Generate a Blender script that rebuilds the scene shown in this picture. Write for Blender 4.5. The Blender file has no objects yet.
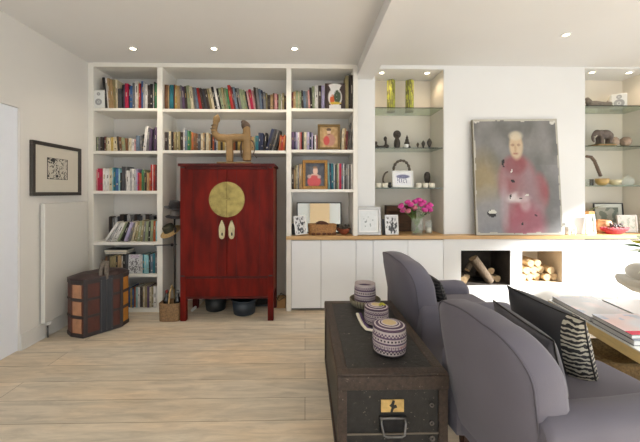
import bpy, bmesh, math, random
from mathutils import Vector, Matrix, noise
random.seed(7)
PI = math.pi
col = bpy.context.scene.collection
F = 315.0; EYE = 1.4; YAW = math.radians(1.2); HOR = 192.0; U0 = 305 + F * math.tan(YAW)
cT, sT = math.cos(YAW), math.sin(YAW)

# ---------------------------------------------------------------- reading positions
def ray(u, v):
    a = (u - U0) / F
    return Vector((a * cT + sT, -a * sT + cT, -(v - HOR) / F))
def P(u, v, Y):
    r = ray(u, v); k = Y / r.y
    return Vector((r.x * k, Y, EYE + r.z * k))
def PX(u, Y): return P(u, 200, Y).x
def PZ(v, Y, u=305): return P(u, v, Y).z
def PH(u, v, z=0.0):
    r = ray(u, v); k = (z - EYE) / r.z
    return Vector((r.x * k, r.y * k, z))

# ---------------------------------------------------------------- materials
def lin(c):
    c = c / 255.0
    return c / 12.92 if c <= 0.04045 else ((c + 0.055) / 1.055) ** 2.4
def L3(rgb): return (lin(rgb[0]), lin(rgb[1]), lin(rgb[2]), 1)
MATS = {}
def mat(name, rgb=(200, 200, 200), rough=0.6, metal=0.0, var=0.08, scale=12, bump=0.0, bscale=60, stretch=None,
        trans=0.0, emit=0.0, attr=False, coat=0.0, sheen=0.0, alpha=1.0, spec=0.5):
    if name in MATS: return MATS[name]
    m = bpy.data.materials.new(name); m.use_nodes = True
    nt = m.node_tree; N = nt.nodes; b = N['Principled BSDF']
    b.inputs['Roughness'].default_value = rough; b.inputs['Metallic'].default_value = metal
    b.inputs['Specular IOR Level'].default_value = spec
    if trans: b.inputs['Transmission Weight'].default_value = trans; b.inputs['IOR'].default_value = 1.45
    if coat: b.inputs['Coat Weight'].default_value = coat
    if sheen: b.inputs['Sheen Weight'].default_value = sheen
    if alpha < 1: b.inputs['Alpha'].default_value = alpha
    tc = N.new('ShaderNodeTexCoord'); mp = N.new('ShaderNodeMapping')
    nt.links.new(tc.outputs['Object'], mp.inputs['Vector'])
    if stretch: mp.inputs['Scale'].default_value = stretch
    nz = N.new('ShaderNodeTexNoise'); nz.inputs['Scale'].default_value = scale; nz.inputs['Detail'].default_value = 5
    nt.links.new(mp.outputs[0], nz.inputs['Vector'])
    mx = N.new('ShaderNodeMix'); mx.data_type = 'RGBA'; mx.blend_type = 'MULTIPLY'
    mx.inputs['Factor'].default_value = 1.0
    if attr:
        at = N.new('ShaderNodeAttribute'); at.attribute_name = 'Col'
        nt.links.new(at.outputs['Color'], mx.inputs['A'])
    else:
        mx.inputs['A'].default_value = L3(rgb)
    cr = N.new('ShaderNodeValToRGB')
    cr.color_ramp.elements[0].position = 0.3; cr.color_ramp.elements[1].position = 0.7
    lo = 1 - var; cr.color_ramp.elements[0].color = (lo, lo, lo, 1); hi = 1 + var * 0.3
    cr.color_ramp.elements[1].color = (hi, hi, hi, 1)
    nt.links.new(nz.outputs['Fac'], cr.inputs['Fac']); nt.links.new(cr.outputs['Color'], mx.inputs['B'])
    nt.links.new(mx.outputs['Result'], b.inputs['Base Color'])
    if emit:
        nt.links.new(mx.outputs['Result'], b.inputs['Emission Color']); b.inputs['Emission Strength'].default_value = emit
    if bump:
        n2 = N.new('ShaderNodeTexNoise'); n2.inputs['Scale'].default_value = bscale; n2.inputs['Detail'].default_value = 4
        nt.links.new(mp.outputs[0], n2.inputs['Vector'])
        bp = N.new('ShaderNodeBump'); bp.inputs['Strength'].default_value = bump; bp.inputs['Distance'].default_value = 0.01
        nt.links.new(n2.outputs['Fac'], bp.inputs['Height']); nt.links.new(bp.outputs[0], b.inputs['Normal'])
    MATS[name] = m
    return m

WALL = mat('wall_paint', (221, 218, 212), 0.85, var=0.02, scale=3)
WALLR = mat('wall_paint_white', (228, 228, 227), 0.85, var=0.015, scale=3)
CEIL = mat('ceiling_paint', (226, 225, 223), 0.9, var=0.015, scale=2)
NICHE = mat('niche_paint', (226, 219, 206), 0.85, var=0.03, scale=3)  # same wall paint, with the warm downlight tint put into its colour
JOIN = mat('joinery_paint', (232, 228, 219), 0.5, var=0.02, scale=4)
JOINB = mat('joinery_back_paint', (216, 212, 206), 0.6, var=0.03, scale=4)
DOORP = mat('cabinet_door_paint', (236, 237, 238), 0.45, var=0.02, scale=4)
GAP = mat('shadow_gap', (120, 118, 115), 0.8)
SOOT = mat('sooty_lining', (70, 62, 55), 0.9, var=0.4, scale=9, bump=0.4)
CREAMLINE = mat('cream_lining', (226, 208, 180), 0.8, var=0.05)
OAK = mat('oak_worktop_wood', (205, 165, 112), 0.45, var=0.18, scale=5, stretch=(0.6, 8, 8))
BLACKP = mat('black_paint', (30, 28, 28), 0.45, var=0.2)
GOLD = mat('gilt_wood', (158, 116, 56), 0.4, 0.3, var=0.3, scale=60, bump=0.4)
BRASS = mat('aged_brass', (158, 142, 84), 0.45, 0.7, var=0.4, scale=14, bump=0.2, bscale=30)
PEWTER = mat('pale_brass_pull', (176, 166, 130), 0.4, 0.6, var=0.3, scale=40)
IRON = mat('dark_iron', (52, 52, 54), 0.45, 0.7, var=0.3, scale=30, bump=0.3)
STEEL = mat('worn_steel', (120, 118, 116), 0.35, 0.8, var=0.25, scale=30)
WHITEPL = mat('white_plastic', (228, 228, 224), 0.4, var=0.02)
GREYCONE = mat('speaker_cone', (168, 168, 166), 0.6, var=0.08)
GLASS = mat('clear_glass', (236, 245, 240), 0.05, alpha=.14, var=0.0)
PAPER = mat('paper_pages', (222, 212, 190), 0.85, var=0.12, scale=80, stretch=(20, 1, 1))
PIC = mat('painted_picture', attr=True, rough=0.6, var=0.08, scale=25)
PICW = mat('woven_pattern', attr=True, rough=0.8, var=0.15, scale=120, bump=0.7, bscale=160)
MIRROR = mat('mirror_glass', (235, 235, 232), 0.03, 1.0, var=0.0)

def floor_material():
    m = bpy.data.materials.new('pale_oak_boards'); m.use_nodes = True; nt = m.node_tree; N = nt.nodes; b = N['Principled BSDF']
    tc = N.new('ShaderNodeTexCoord')
    br = N.new('ShaderNodeTexBrick'); br.offset = 0.37; br.offset_frequency = 2
    br.inputs['Scale'].default_value = 1; br.inputs['Brick Width'].default_value = 5.6; br.inputs['Row Height'].default_value = 0.215
    br.inputs['Mortar Size'].default_value = 0.0022; br.inputs['Mortar Smooth'].default_value = 0.3
    br.inputs['Color1'].default_value = L3((226, 211, 189)); br.inputs['Color2'].default_value = L3((208, 195, 174))
    br.inputs['Mortar'].default_value = L3((142, 126, 104)); br.inputs['Bias'].default_value = -0.1
    nt.links.new(tc.outputs['Object'], br.inputs['Vector'])
    mp = N.new('ShaderNodeMapping'); mp.inputs['Scale'].default_value = (1.0, 7, 1); nt.links.new(tc.outputs['Object'], mp.inputs['Vector'])
    g = N.new('ShaderNodeTexNoise'); g.inputs['Scale'].default_value = 3.2; g.inputs['Detail'].default_value = 8; g.inputs['Roughness'].default_value = 0.68
    g.inputs['Distortion'].default_value = 0.6
    nt.links.new(mp.outputs[0], g.inputs['Vector'])
    cr = N.new('ShaderNodeValToRGB'); cr.color_ramp.elements[0].position = 0.33; cr.color_ramp.elements[1].position = 0.62
    cr.color_ramp.elements[0].color = (0.64, 0.63, 0.61, 1); cr.color_ramp.elements[1].color = (1.04, 1.03, 1.01, 1)
    nt.links.new(g.outputs['Fac'], cr.inputs['Fac'])
    mx = N.new('ShaderNodeMix'); mx.data_type = 'RGBA'; mx.blend_type = 'MULTIPLY'; mx.inputs['Factor'].default_value = 0.75
    nt.links.new(br.outputs['Color'], mx.inputs['A']); nt.links.new(cr.outputs['Color'], mx.inputs['B'])
    # large grey worn patches and knots
    g2 = N.new('ShaderNodeTexNoise'); g2.inputs['Scale'].default_value = 1.6; g2.inputs['Detail'].default_value = 3
    mp2 = N.new('ShaderNodeMapping'); mp2.inputs['Scale'].default_value = (0.6, 1.6, 1); nt.links.new(tc.outputs['Object'], mp2.inputs['Vector'])
    nt.links.new(mp2.outputs[0], g2.inputs['Vector'])
    cr2 = N.new('ShaderNodeValToRGB'); cr2.color_ramp.elements[0].position = 0.4; cr2.color_ramp.elements[1].position = 0.65
    cr2.color_ramp.elements[0].color = (0.93, 0.97, 1.02, 1); cr2.color_ramp.elements[1].color = (1.04, 0.98, 0.9, 1)
    nt.links.new(g2.outputs['Fac'], cr2.inputs['Fac'])
    mx2 = N.new('ShaderNodeMix'); mx2.data_type = 'RGBA'; mx2.blend_type = 'MULTIPLY'; mx2.inputs['Factor'].default_value = 0.8
    nt.links.new(mx.outputs['Result'], mx2.inputs['A']); nt.links.new(cr2.outputs['Color'], mx2.inputs['B'])
    nt.links.new(mx2.outputs['Result'], b.inputs['Base Color'])
    b.inputs['Roughness'].default_value = 0.55
    bp = N.new('ShaderNodeBump'); bp.inputs['Strength'].default_value = 0.25; bp.inputs['Distance'].default_value = 0.004
    nt.links.new(g.outputs['Fac'], bp.inputs['Height']); nt.links.new(bp.outputs[0], b.inputs['Normal'])
    return m

# ---------------------------------------------------------------- mesh builder
class MB:
    def __init__(s): s.bm = bmesh.new(); s.col = s.bm.loops.layers.float_color.new('Col'); s.xf = Matrix()
    def _mi(s, faces, mi, smooth=False):
        for f in faces: f.material_index = mi; f.smooth = smooth
    def face(s, pts, mi=0, smooth=False):
        vs = [s.bm.verts.new(s.xf @ Vector(p)) for p in pts]
        f = s.bm.faces.new(vs); s._mi([f], mi, smooth); return s
    def hexa(s, p, mi=0):
        v = [s.bm.verts.new(s.xf @ Vector(q)) for q in p]
        fs = [s.bm.faces.new([v[i] for i in q]) for q in ((0, 3, 2, 1), (4, 5, 6, 7), (0, 1, 5, 4), (1, 2, 6, 5), (2, 3, 7, 6), (3, 0, 4, 7))]
        s._mi(fs, mi); return s
    def box(s, x0, x1, y0, y1, z0, z1, mi=0):
        return s.hexa([(x0, y0, z0), (x1, y0, z0), (x1, y1, z0), (x0, y1, z0), (x0, y0, z1), (x1, y0, z1), (x1, y1, z1), (x0, y1, z1)], mi)
    def rings(s, rings, mi=0, smooth=True, cap=True, closed=True):
        R = [[s.bm.verts.new(s.xf @ Vector(p)) for p in r] for r in rings]
        n = len(R[0]); fs = []
        for a, b in zip(R, R[1:]):
            for i in range(n if closed else n - 1):
                j = (i + 1) % n
                fs.append(s.bm.faces.new((a[i], a[j], b[j], b[i])))
        s._mi(fs, mi, smooth)
        if cap:
            s._mi([s.bm.faces.new(R[0][::-1]), s.bm.faces.new(R[-1])], mi, False)
        return s
    def lathe(s, prof, c=(0, 0, 0), n=24, mi=0, cap=True, axis='z', wav=None, color=None):
        c = Vector(c); rr = []
        for k, (r, h) in enumerate(prof):
            ring = []
            for i in range(n):
                a = 2 * PI * i / n; q = r * (1 + (wav(a, k) if wav else 0))
                x, y = q * math.cos(a), q * math.sin(a)
                ring.append(c + (Vector((x, y, h)) if axis == 'z' else Vector((x, -h, y)) if axis == 'y' else Vector((h, x, y))))
            rr.append(ring)
        n0 = len(s.bm.faces); s.rings(rr, mi, True, cap)
        if color:
            s.bm.faces.ensure_lookup_table()
            for f in s.bm.faces[n0:]:
                for l in f.loops:
                    p = f.calc_center_median() - c
                    l[s.col] = L3(color(math.atan2(p.y, p.x), p.z, p))
        return s
    def tube(s, pts, rad, n=10, mi=0, cap=True):
        pts = [Vector(p) for p in pts]; rr = []
        up = Vector((0, 0, 1)); prev = None
        for i, p in enumerate(pts):
            d = (pts[min(i + 1, len(pts) - 1)] - pts[max(i - 1, 0)]).normalized()
            if prev is None:
                x = d.cross(up)
                if x.length < 0.1: x = d.cross(Vector((1, 0, 0)))
            else: x = prev - d * prev.dot(d)
            x.normalize(); prev = x; y = d.cross(x)
            r = rad[i] if isinstance(rad, (list, tuple)) else rad
            rr.append([p + (x * math.cos(2 * PI * k / n) + y * math.sin(2 * PI * k / n)) * r for k in range(n)])
        return s.rings(rr, mi, True, cap)
    def ball(s, c, r, mi=0, rot=None, n=14):
        if not isinstance(r, (tuple, list)): r = (r, r, r)
        M = Matrix.Translation(Vector(c)) @ (rot.to_4x4() if rot else Matrix()) @ Matrix.Diagonal((r[0], r[1], r[2], 1))
        g = bmesh.ops.create_uvsphere(s.bm, u_segments=n, v_segments=max(6, n * 2 // 3), radius=1, matrix=s.xf @ M)
        s._mi({f for v in g['verts'] for f in v.link_faces}, mi, True); return s
    def prism(s, poly, z0, z1, mi=0, smooth=False):      # poly in xy
        return s.rings([[(x, y, z0) for x, y in poly], [(x, y, z1) for x, y in poly]], mi, smooth)
    def slab(s, poly, y0, y1, mi=0, smooth=False):       # poly in xz
        return s.rings([[(x, y0, z) for x, z in poly], [(x, y1, z) for x, z in poly]], mi, smooth)
    def build(s, name, mats, parent=None, origin=None, bevel=0, seg=2, subsurf=0, remesh=0, smooth=False):
        bm = s.bm
        bmesh.ops.recalc_face_normals(bm, faces=bm.faces)
        me = bpy.data.meshes.new(name)
        if parent is not None: off = WLOC[parent.name]
        elif origin is not None: off = Vector(origin)
        else:
            vs = [v.co for v in bm.verts]
            off = Vector(((min(v.x for v in vs) + max(v.x for v in vs)) / 2, (min(v.y for v in vs) + max(v.y for v in vs)) / 2, min(v.z for v in vs)))
        loc = off if origin is None or parent is None else Vector(origin)
        bmesh.ops.translate(bm, verts=bm.verts, vec=-loc)
        if smooth:
            for f in bm.faces: f.smooth = True
        bm.to_mesh(me); bm.free()
        for m in (mats if isinstance(mats, (list, tuple)) else [mats]): me.materials.append(m)
        o = bpy.data.objects.new(name, me); col.objects.link(o)
        if parent is not None: o.parent = parent; o.location = loc - off; WLOC[o.name] = loc
        else: o.location = loc; WLOC[o.name] = loc.copy()
        if bevel:
            b = o.modifiers.new('bevel', 'BEVEL'); b.width = bevel; b.segments = seg; b.limit_method = 'ANGLE'; b.angle_limit = math.radians(35)
            b.harden_normals = False
            if seg > 1:
                for p in me.polygons: p.use_smooth = True
                w = o.modifiers.new('wn', 'WEIGHTED_NORMAL'); w.keep_sharp = False
        if remesh:
            r = o.modifiers.new('remesh', 'REMESH'); r.mode = 'VOXEL'; r.voxel_size = remesh; r.use_smooth_shade = True
            sm = o.modifiers.new('sm', 'SMOOTH'); sm.iterations = 3; sm.factor = 0.5
        if subsurf:
            r = o.modifiers.new('ss', 'SUBSURF'); r.levels = subsurf; r.render_levels = subsurf
        return o
WLOC = {}
def thing(name, label, cat, loc, group=None):
    o = bpy.data.objects.new(name, None); col.objects.link(o); o.location = loc; o.empty_display_size = 0.1
    WLOC[o.name] = Vector(loc); return tag(o, label, cat, group)
def tag(o, label, cat, group=None):
    o['label'] = label; o['category'] = cat
    if group: o['group'] = group
    return o
def struct(o): o['kind'] = 'structure'; return o
def lab(o, t): o['label'] = t; return o

def picture(name, w, h, nx, ny, fn, M, parent, m=None):
    """flat painted sheet; local x right, z up, facing -y; M places it"""
    bm = bmesh.new(); cl = bm.loops.layers.float_color.new('Col')
    V = [[bm.verts.new(M @ Vector(((i / nx - .5) * w, 0, j / ny * h))) for i in range(nx + 1)] for j in range(ny + 1)]
    for j in range(ny):
        for i in range(nx):
            f = bm.faces.new((V[j][i], V[j][i + 1], V[j + 1][i + 1], V[j + 1][i]))
            c = L3(fn((i + .5) / nx, (j + .5) / ny))
            for l in f.loops: l[cl] = c
    off = WLOC[parent.name]
    bmesh.ops.translate(bm, verts=bm.verts, vec=-off)
    me = bpy.data.meshes.new(name); bm.to_mesh(me); bm.free(); me.materials.append(m or PIC)
    o = bpy.data.objects.new(name, me); col.objects.link(o); o.parent = parent; WLOC[o.name] = off
    return o
def mixc(a, b, t):
    t = max(0, min(1, t)); return tuple(a[i] * (1 - t) + b[i] * t for i in range(3))
def ell(s, t, cs, ct, a, b, soft=0.2):
    d = math.hypot((s - cs) / a, (t - ct) / b); return max(0, min(1, (1 - d) / soft + .5))
def nz(s, t, k=6, seed=0): return noise.noise(Vector((s * k + seed, t * k, seed * 1.7)))

def framed(name, label, cat, w, h, fw, fmat, fn, loc, rotz=0, tilt=0, d=0.02, mat_w=0, mat_mat=None, nx=30, ny=30, group=None, glassy=False):
    """frame standing on loc (bottom centre), tilt leans the top backwards"""
    t = thing(name, label, cat, loc, group)
    M = Matrix.Translation(Vector(loc)) @ Matrix.Rotation(rotz, 4, 'Z') @ Matrix.Rotation(-tilt, 4, 'X')
    b = MB(); b.xf = M
    b.box(-w/2, w/2, -d, 0, 0, fw); b.box(-w/2, w/2, -d, 0, h - fw, h)
    b.box(-w/2, -w/2 + fw, -d, 0, fw, h - fw); b.box(w/2 - fw, w/2, -d, 0, fw, h - fw)
    b.build('frame', fmat, t, bevel=min(0.004, fw * .2))
    b = MB(); b.xf = M; b.box(-w/2 + fw * .5, w/2 - fw * .5, -d * .3, -d * .05, fw * .5, h - fw * .5)
    b.build('backing', mat_mat or PAPER, t)
    M2 = M @ Matrix.Translation((0, -d * .3 - 0.001, fw + mat_w))
    picture('picture', w - 2 * fw - 2 * mat_w, h - 2 * fw - 2 * mat_w, nx, ny, fn, M2, t)
    return t

# ================================================================= SETTING
FL = floor_material()
YB = 3.83; YF = 3.70           # plaster face to the right, joinery face
XL = PX(88, 3.70); XR = 5.0; YN = -3.0
CL = 2.90; CR = 2.95
b = MB(); b.box(XL - 1.6, XR + .1, YN, 4.5, -0.1, 0); struct(b.build('floor', FL, origin=(0, 0, 0)))
xb0, xb1 = PX(357.5, YF), PX(375, YF)
b = MB(); b.box(XL - .2, xb0, YN, 4.5, CL, CL + .25); b.box(xb1, XR, YN, 4.5, CR, CR + .2)
b.box(xb0, xb1, YN, 4.5, CR + .0, CR + .2)
struct(b.build('ceiling', CEIL))
b = MB(); b.box(xb0, xb1, YN, YB + .02, PZ(79, YB), CR); struct(b.build('trim_1', CEIL))
lab(bpy.data.objects['trim_1'], 'white ceiling beam running towards the camera')
# left wall with a door opening near the camera
yj = PH(22, 351).y
jz = P(22, 108, yj).z
b = MB(); b.box(XL - .2, XL, yj, 4.5, 0, CL); b.box(XL - .2, XL, YN, yj, jz, CL); b.box(XL - .2, XL, YN, yj - 1.0, 0, jz)
struct(b.build('wall_left', WALL))
b = MB(); b.box(XL - .055, XL - .015, yj - .998, yj - .002, 0.004, jz - .002)
struct(b.build('door_1', mat('door_white_gloss', (236, 240, 248), 0.35, var=0.01), bevel=.002))  # closed leaf added in the bright opening; its blue-white daylight is in the colour
b = MB(); b.box(XL, XL + .014, yj, YF, 0, 0.145); b.box(XL, XL + .02, yj, YF, 0.0, 0.012)
struct(b.build('baseboard_left', mat('baseboard_paint', (216, 214, 209), .5, var=.02), bevel=.004))

# back wall right of bookcase, with niches, hearth recesses
n1a, n1b = PX(375, YB), PX(444, YB); n2a, n2b = PX(585, YB), PX(656, YB)
nt = 2.905; nt2 = min(PZ(67.5, YB, 600), CR - .02); NB = 4.24
zw = PZ(236.3, YF - .02, 305); wt = 0.04      # worktop top
xA = PX(357.8, YF)
b = MB()
b.box(xA, n1a, YB, 4.4, 0, CR); b.box(n1b, n2a, YB, 4.4, zw - wt, CR); b.box(n2b, XR, YB, 4.4, 0, CR)
b.box(n1a, n1b, YB, 4.4, nt, CR); b.box(n2a, n2b, YB, 4.4, nt2, CR)
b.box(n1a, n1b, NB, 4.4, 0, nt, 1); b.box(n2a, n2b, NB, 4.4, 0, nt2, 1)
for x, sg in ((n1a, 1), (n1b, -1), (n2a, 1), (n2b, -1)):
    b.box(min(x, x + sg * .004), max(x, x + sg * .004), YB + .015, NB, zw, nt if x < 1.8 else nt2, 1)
# hearth panel below the worktop with two square recesses
h0a, h0b = PX(461, YF), PX(510.5, YF); h1a, h1b = PX(522, YF), PX(562.5, YF)
hz1, hz0 = PZ(250.5, YF, 485), PZ(285.5, YF, 485)
hz3, hz2 = PZ(251, YF, 540), PZ(283, YF, 540)
hp0, hp1 = PX(443.5, YF), PX(585, YF)
ztop = zw - wt
b.box(hp0, h0a, YF, YB, 0, ztop); b.box(h0b, h1a, YF, YB, 0, ztop); b.box(h1b, hp1, YF, YB, 0, ztop)
b.box(h0a, h0b, YF, YB, 0, hz0); b.box(h0a, h0b, YF, YB, hz1, ztop)
b.box(h1a, h1b, YF, YB, 0, hz2); b.box(h1a, h1b, YF, YB, hz3, ztop)
for (a, c, z0, z1, m) in ((h0a, h0b, hz0, hz1, 2), (h1a, h1b, hz2, hz3, 3)):
    e = .012
    b.box(a - .03, c + .03, YF + .40, YF + .42, z0 - .03, z1 + .03, m)
    b.box(a - .03, a + e * .2, YF + .012, YF + .42, z0 - .02, z1 + .02, m); b.box(c - e * .2, c + .03, YF + .012, YF + .42, z0 - .02, z1 + .02, m)
    b.box(a - .03, c + .03, YF + .012, YF + .42, z0 - .03, z0 + .002, m); b.box(a - .03, c + .03, YF + .012, YF + .42, z1 - .002, z1 + .03, m)
    b.box(a-.03, c+.03, YB + .001, YF + .43, z1 + .03, ztop, 0)
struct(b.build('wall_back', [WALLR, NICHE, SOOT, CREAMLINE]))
# plain plaster behind the bookcase
b = MB(); b.box(XL, xA, 4.14, 4.4, 0, CL); b.box(xA, n1a, 4.14, 4.4, 0, .01); o = struct(b.build('wall_behind_bookcase', WALL)); o.name = 'wall_far'
# rear wall behind the camera: tan pier between two grey-blue panels added for the mirror in place of bluish windows, glazed openings beyond
b = MB()
b.box(-.62, 1.62, YN - .2, YN, 2.2, CL); b.box(.17, .86, YN - .2, YN, 0, 2.2, 1); b.box(-.62, -.5, YN - .2, YN, 0, 2.2, 1); b.box(1.5, 1.62, YN - .2, YN, 0, 2.2, 1)
b.box(XL - .2, -.62, YN - .2, YN, 2.7, CL); b.box(1.62, XR + .2, YN - .2, YN, 2.7, CL)
struct(b.build('wall_rear', [WALL, mat('tan_paint', (200, 182, 154), .85, var=.02)]))
for k, (a, c) in enumerate(((-.498, .168), (.862, 1.498))):
    b = MB(); b.box(a, c, YN - .12, YN - .07, .003, 2.198); struct(b.build('door_%d' % (k + 2), mat('grey_blue_door', (196, 206, 216), .5, var=.02)))
# right wall with tall window openings
b = MB()
wins = ((-2.6, .6), (2.3, 3.4)); WT = 2.02
ys = [YN] + [v for w in wins for v in w] + [YB]
for i in range(0, len(ys), 2): b.box(XR, XR + .2, ys[i], ys[i + 1], 0, CR)
for w in wins: b.box(XR, XR + .2, w[0], w[1], WT, CR)
struct(b.build('wall_right', WALLR))
for k, w in enumerate(wins):
    b = MB()
    for (y0, y1) in ((w[0], w[0] + .06), ((w[0] + w[1]) / 2 - .03, (w[0] + w[1]) / 2 + .03), (w[1] - .06, w[1])): b.box(XR + .06, XR + .12, y0, y1, 0.0, WT)
    b.box(XR + .06, XR + .12, w[0], w[1], 0, .07); b.box(XR + .06, XR + .12, w[0], w[1], WT - .07, WT)
    struct(b.build('window_%d' % (k + 1), WHITEPL))

# ================================================================= BOOKCASE
vx = {}
def X(u): return PX(u, YF)
def Z(v, u=200): return PZ(v, YF, u)
YBK = 4.10
# true shelf levels (tops)
SA = [Z(v, 125) for v in (108, 150.8, 190.8, 242.2, 274.5)]
SB = [Z(v, 225) for v in (109, 150.3)]
SC = [Z(v, 322) for v in (108.3, 149.6, 189.3)]
bk = thing('built_in_bookcase', 'white painted built-in bookcase filling the alcove behind the red cabinet', 'bookcase', (X(225), YF, 0))
ztopb = Z(67.5, 225)
def panel(nm, *a, m=JOIN): 
    b = MB(); b.box(*a); return b.build(nm, m, bk, bevel=.002, seg=1)
xl0, xl1 = XL + .001, X(93.2); d10, d11 = X(157), X(162.5); d20, d21 = X(286.3), X(291.2); xr0, xr1 = X(353.3), X(357.8)
panel('side_panel', xl0, xl1, YF, YBK, 0, CL - .001); panel('side_panel', xr0, xr1 - .002, YF, YBK, zw, CL - .001)
panel('divider', d10, d11, YF, YBK, 0, ztopb); panel('divider', d20, d21, YF, YBK, 0, ztopb)
panel('fascia', xl1, xr0, YF - .008, YF + .02, ztopb - .005, CL - .001); panel('top_panel', xl1, xr0, YF + .02, YBK, ztopb + .0, ztopb + .02)
panel('back_panel', xl1, xr0, YBK, 4.13, 0.002, ztopb, m=JOINB)
for z in SA: panel('shelf', xl1, d10, YF + .006, YBK, z - .034, z)
for z in SB: panel('shelf', d11, d20, YF + .006, YBK, z - .034, z)
for z in SC: panel('shelf', d21, xr0, YF + .006, YBK, z - .034, z)
panel('plinth', xl1, d10, YF + .01, YBK, 0, Z(309, 125))

# worktop and base cabinets
wx0 = X(286.2)
b = MB(); b.box(wx0, XR - .002, YF - .02, YB - .001, zw - wt, zw); b.box(wx0 + .06, xr0, YB - .001, YBK, zw - wt, zw)
b.box(n1a + .005, n1b - .005, YB - .001, NB - .001, zw - wt, zw); b.box(n2a + .005, n2b - .005, YB - .001, NB - .001, zw - wt, zw)
b.box(xr0, xr1 - .002, YB - .001, YB + .0, zw - wt, zw)
tag(b.build('worktop', OAK, bevel=.003), 'long oak worktop running along the back wall above the white cabinets', 'worktop')
def unit(doors, label):
    x0, x1 = doors[0][0], doors[-1][1]
    t = thing('base_cabinet', label, 'cabinet', ((x0 + x1) / 2, YF + .06, 0), 'white cabinets under the worktop')
    b = MB(); zc = zw - wt - .001
    b.box(x0, x1, YF + .022, YB - .002, .06, zc); b.box(x0, x1, YF + .05, YB - .002, 0, .06)
    b.build('body', GAP, t)
    for a, c in doors:
        b = MB(); b.box(a + .0025, c - .0025, YF, YF + .021, .035, zc - .012); b.build('door', DOORP, t, bevel=.0015, seg=1)
unit([(d21 + .001, X(321)), (X(321), X(356))], 'white two-door cabinet under the bookcase bay with the mirror')
unit([(X(356), X(373)), (X(373), X(408)), (X(408), X(443.3))], 'white cabinet under the flowers, left of the log recesses')
unit([(X(585.2), X(618)), (X(618), X(655))], 'white cabinet under the red basket, right of the log recesses')

# glass shelves
GE = mat('green_glass', (190, 212, 200), 0.03, trans=1.0, var=0)
gs = {}
for nm, (a, c), vs in (('left alcove with the yellow vases', (n1a, n1b), (107, 147.3, 187.8)), ('right alcove with the elephant', (n2a, n2b), (105, 145.5, 185.5))):
    for k, v in enumerate(vs):
        z = PZ(v, YB, (410 if a < 1.5 else 620))
        b = MB(); b.box(a + .006, c - .006, YB + .02, NB - .002, z - .01, z)
        o = b.build('glass_shelf', GE); gs[(1 if a < 1.5 else 2, k)] = z
        tag(o, '%s glass shelf in the %s' % (('topmost', 'middle', 'lowest')[k], nm), 'shelf', 'glass shelves in the alcoves')

# downlights
LAMP = mat('lamp_glow', (255, 238, 205), emit=14, var=0)
def downlight(x, y, z, label, power, warm=(1, .86, .68), spot=2.2):
    t = thing('downlight', label, 'ceiling light', (x, y, z - .004), 'recessed downlights')
    b = MB(); b.lathe([(.028, 0), (.045, 0), (.045, -.004), (.03, -.006), (.028, -.002)], (x, y, z - .0005), 24, cap=False); b.build('trim_ring', WHITEPL, t)
    b = MB(); b.lathe([(.0005, -.0035), (.027, -.0035), (.027, -.001)], (x, y, z), 20); b.build('lamp', LAMP, t)
    l = bpy.data.lights.new('downlight_beam', 'SPOT'); l.energy = power; l.color = warm; l.spot_size = spot; l.spot_blend = .8; l.shadow_soft_size = .03
    o = bpy.data.objects.new('downlight_beam', l); col.objects.link(o); o.location = (x, y, z - .02)
for u, n in ((133, 'leftmost of the three downlights above the bookcase'), (214, 'round downlight above the red cabinet'), (294.5, 'round downlight nearest the ceiling beam')):
    p = PH2 = ray(u, 48.5); k = (CL - EYE) / p.z; downlight(p.x * k, p.y * k, CL, n, 14)
p = ray(566, 34.5); k = (CR - EYE) / p.z; downlight(p.x * k, p.y * k, CR, 'round downlight in the right ceiling above the portrait', 14)
for u, v, n in ((381.5, 72, 'small downlight in the left alcove, over the left yellow vase'), (427, 72, 'small downlight at right in the left alcove'),
             (592, 70.5, 'small downlight over the carved animal in the right alcove'), (629, 70.5, 'small downlight over the speaker in the right alcove')):
    tz_ = nt if u < 500 else nt2; downlight(PX(u, 3.95), 3.95, tz_, n, 4, (1, .78, .55), 2.4)

# ================================================================= BOOKS
COLS = {'k': ('black', (34, 32, 33)), 'n': ('dark brown', (62, 50, 44)), 'g': ('grey', (120, 118, 118)), 'l': ('pale grey', (182, 182, 182)),
 'w': ('white', (228, 224, 220)), 'c': ('cream', (214, 202, 172)), 't': ('tan', (178, 146, 104)), 'y': ('yellow', (194, 164, 88)),
 'o': ('orange', (186, 98, 52)), 'r': ('red', (176, 48, 42)), 'm': ('maroon', (104, 38, 42)), 'p': ('crimson', (186, 32, 72)),
 'u': ('purple', (96, 72, 104)), 'v': ('lavender', (176, 166, 200)), 'b': ('blue', (66, 104, 160)), 'a': ('navy', (38, 46, 78)),
 'e': ('teal', (40, 116, 130)), 'q': ('pale aqua', (150, 200, 205)), 'f': ('green', (60, 124, 80)), 's': ('sage green', (146, 156, 122)),
 'd': ('brown', (124, 84, 52)), 'h': ('khaki', (152, 138, 98)), 'x': ('charcoal', (74, 74, 80)), 'i': ('pink', (206, 150, 150)), 'z': ('slate blue', (104, 120, 138))}
for k, (n, c) in COLS.items():
    mat('book_' + k, c, .6, var=.32, scale=70, stretch=(1.5, 1, .35))
INK = {k: mat('book_ink_' + k, c, .55, var=.1) for k, c in (('w', (190, 184, 172)), ('k', (84, 78, 76)), ('y', (176, 146, 88)))}
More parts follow.
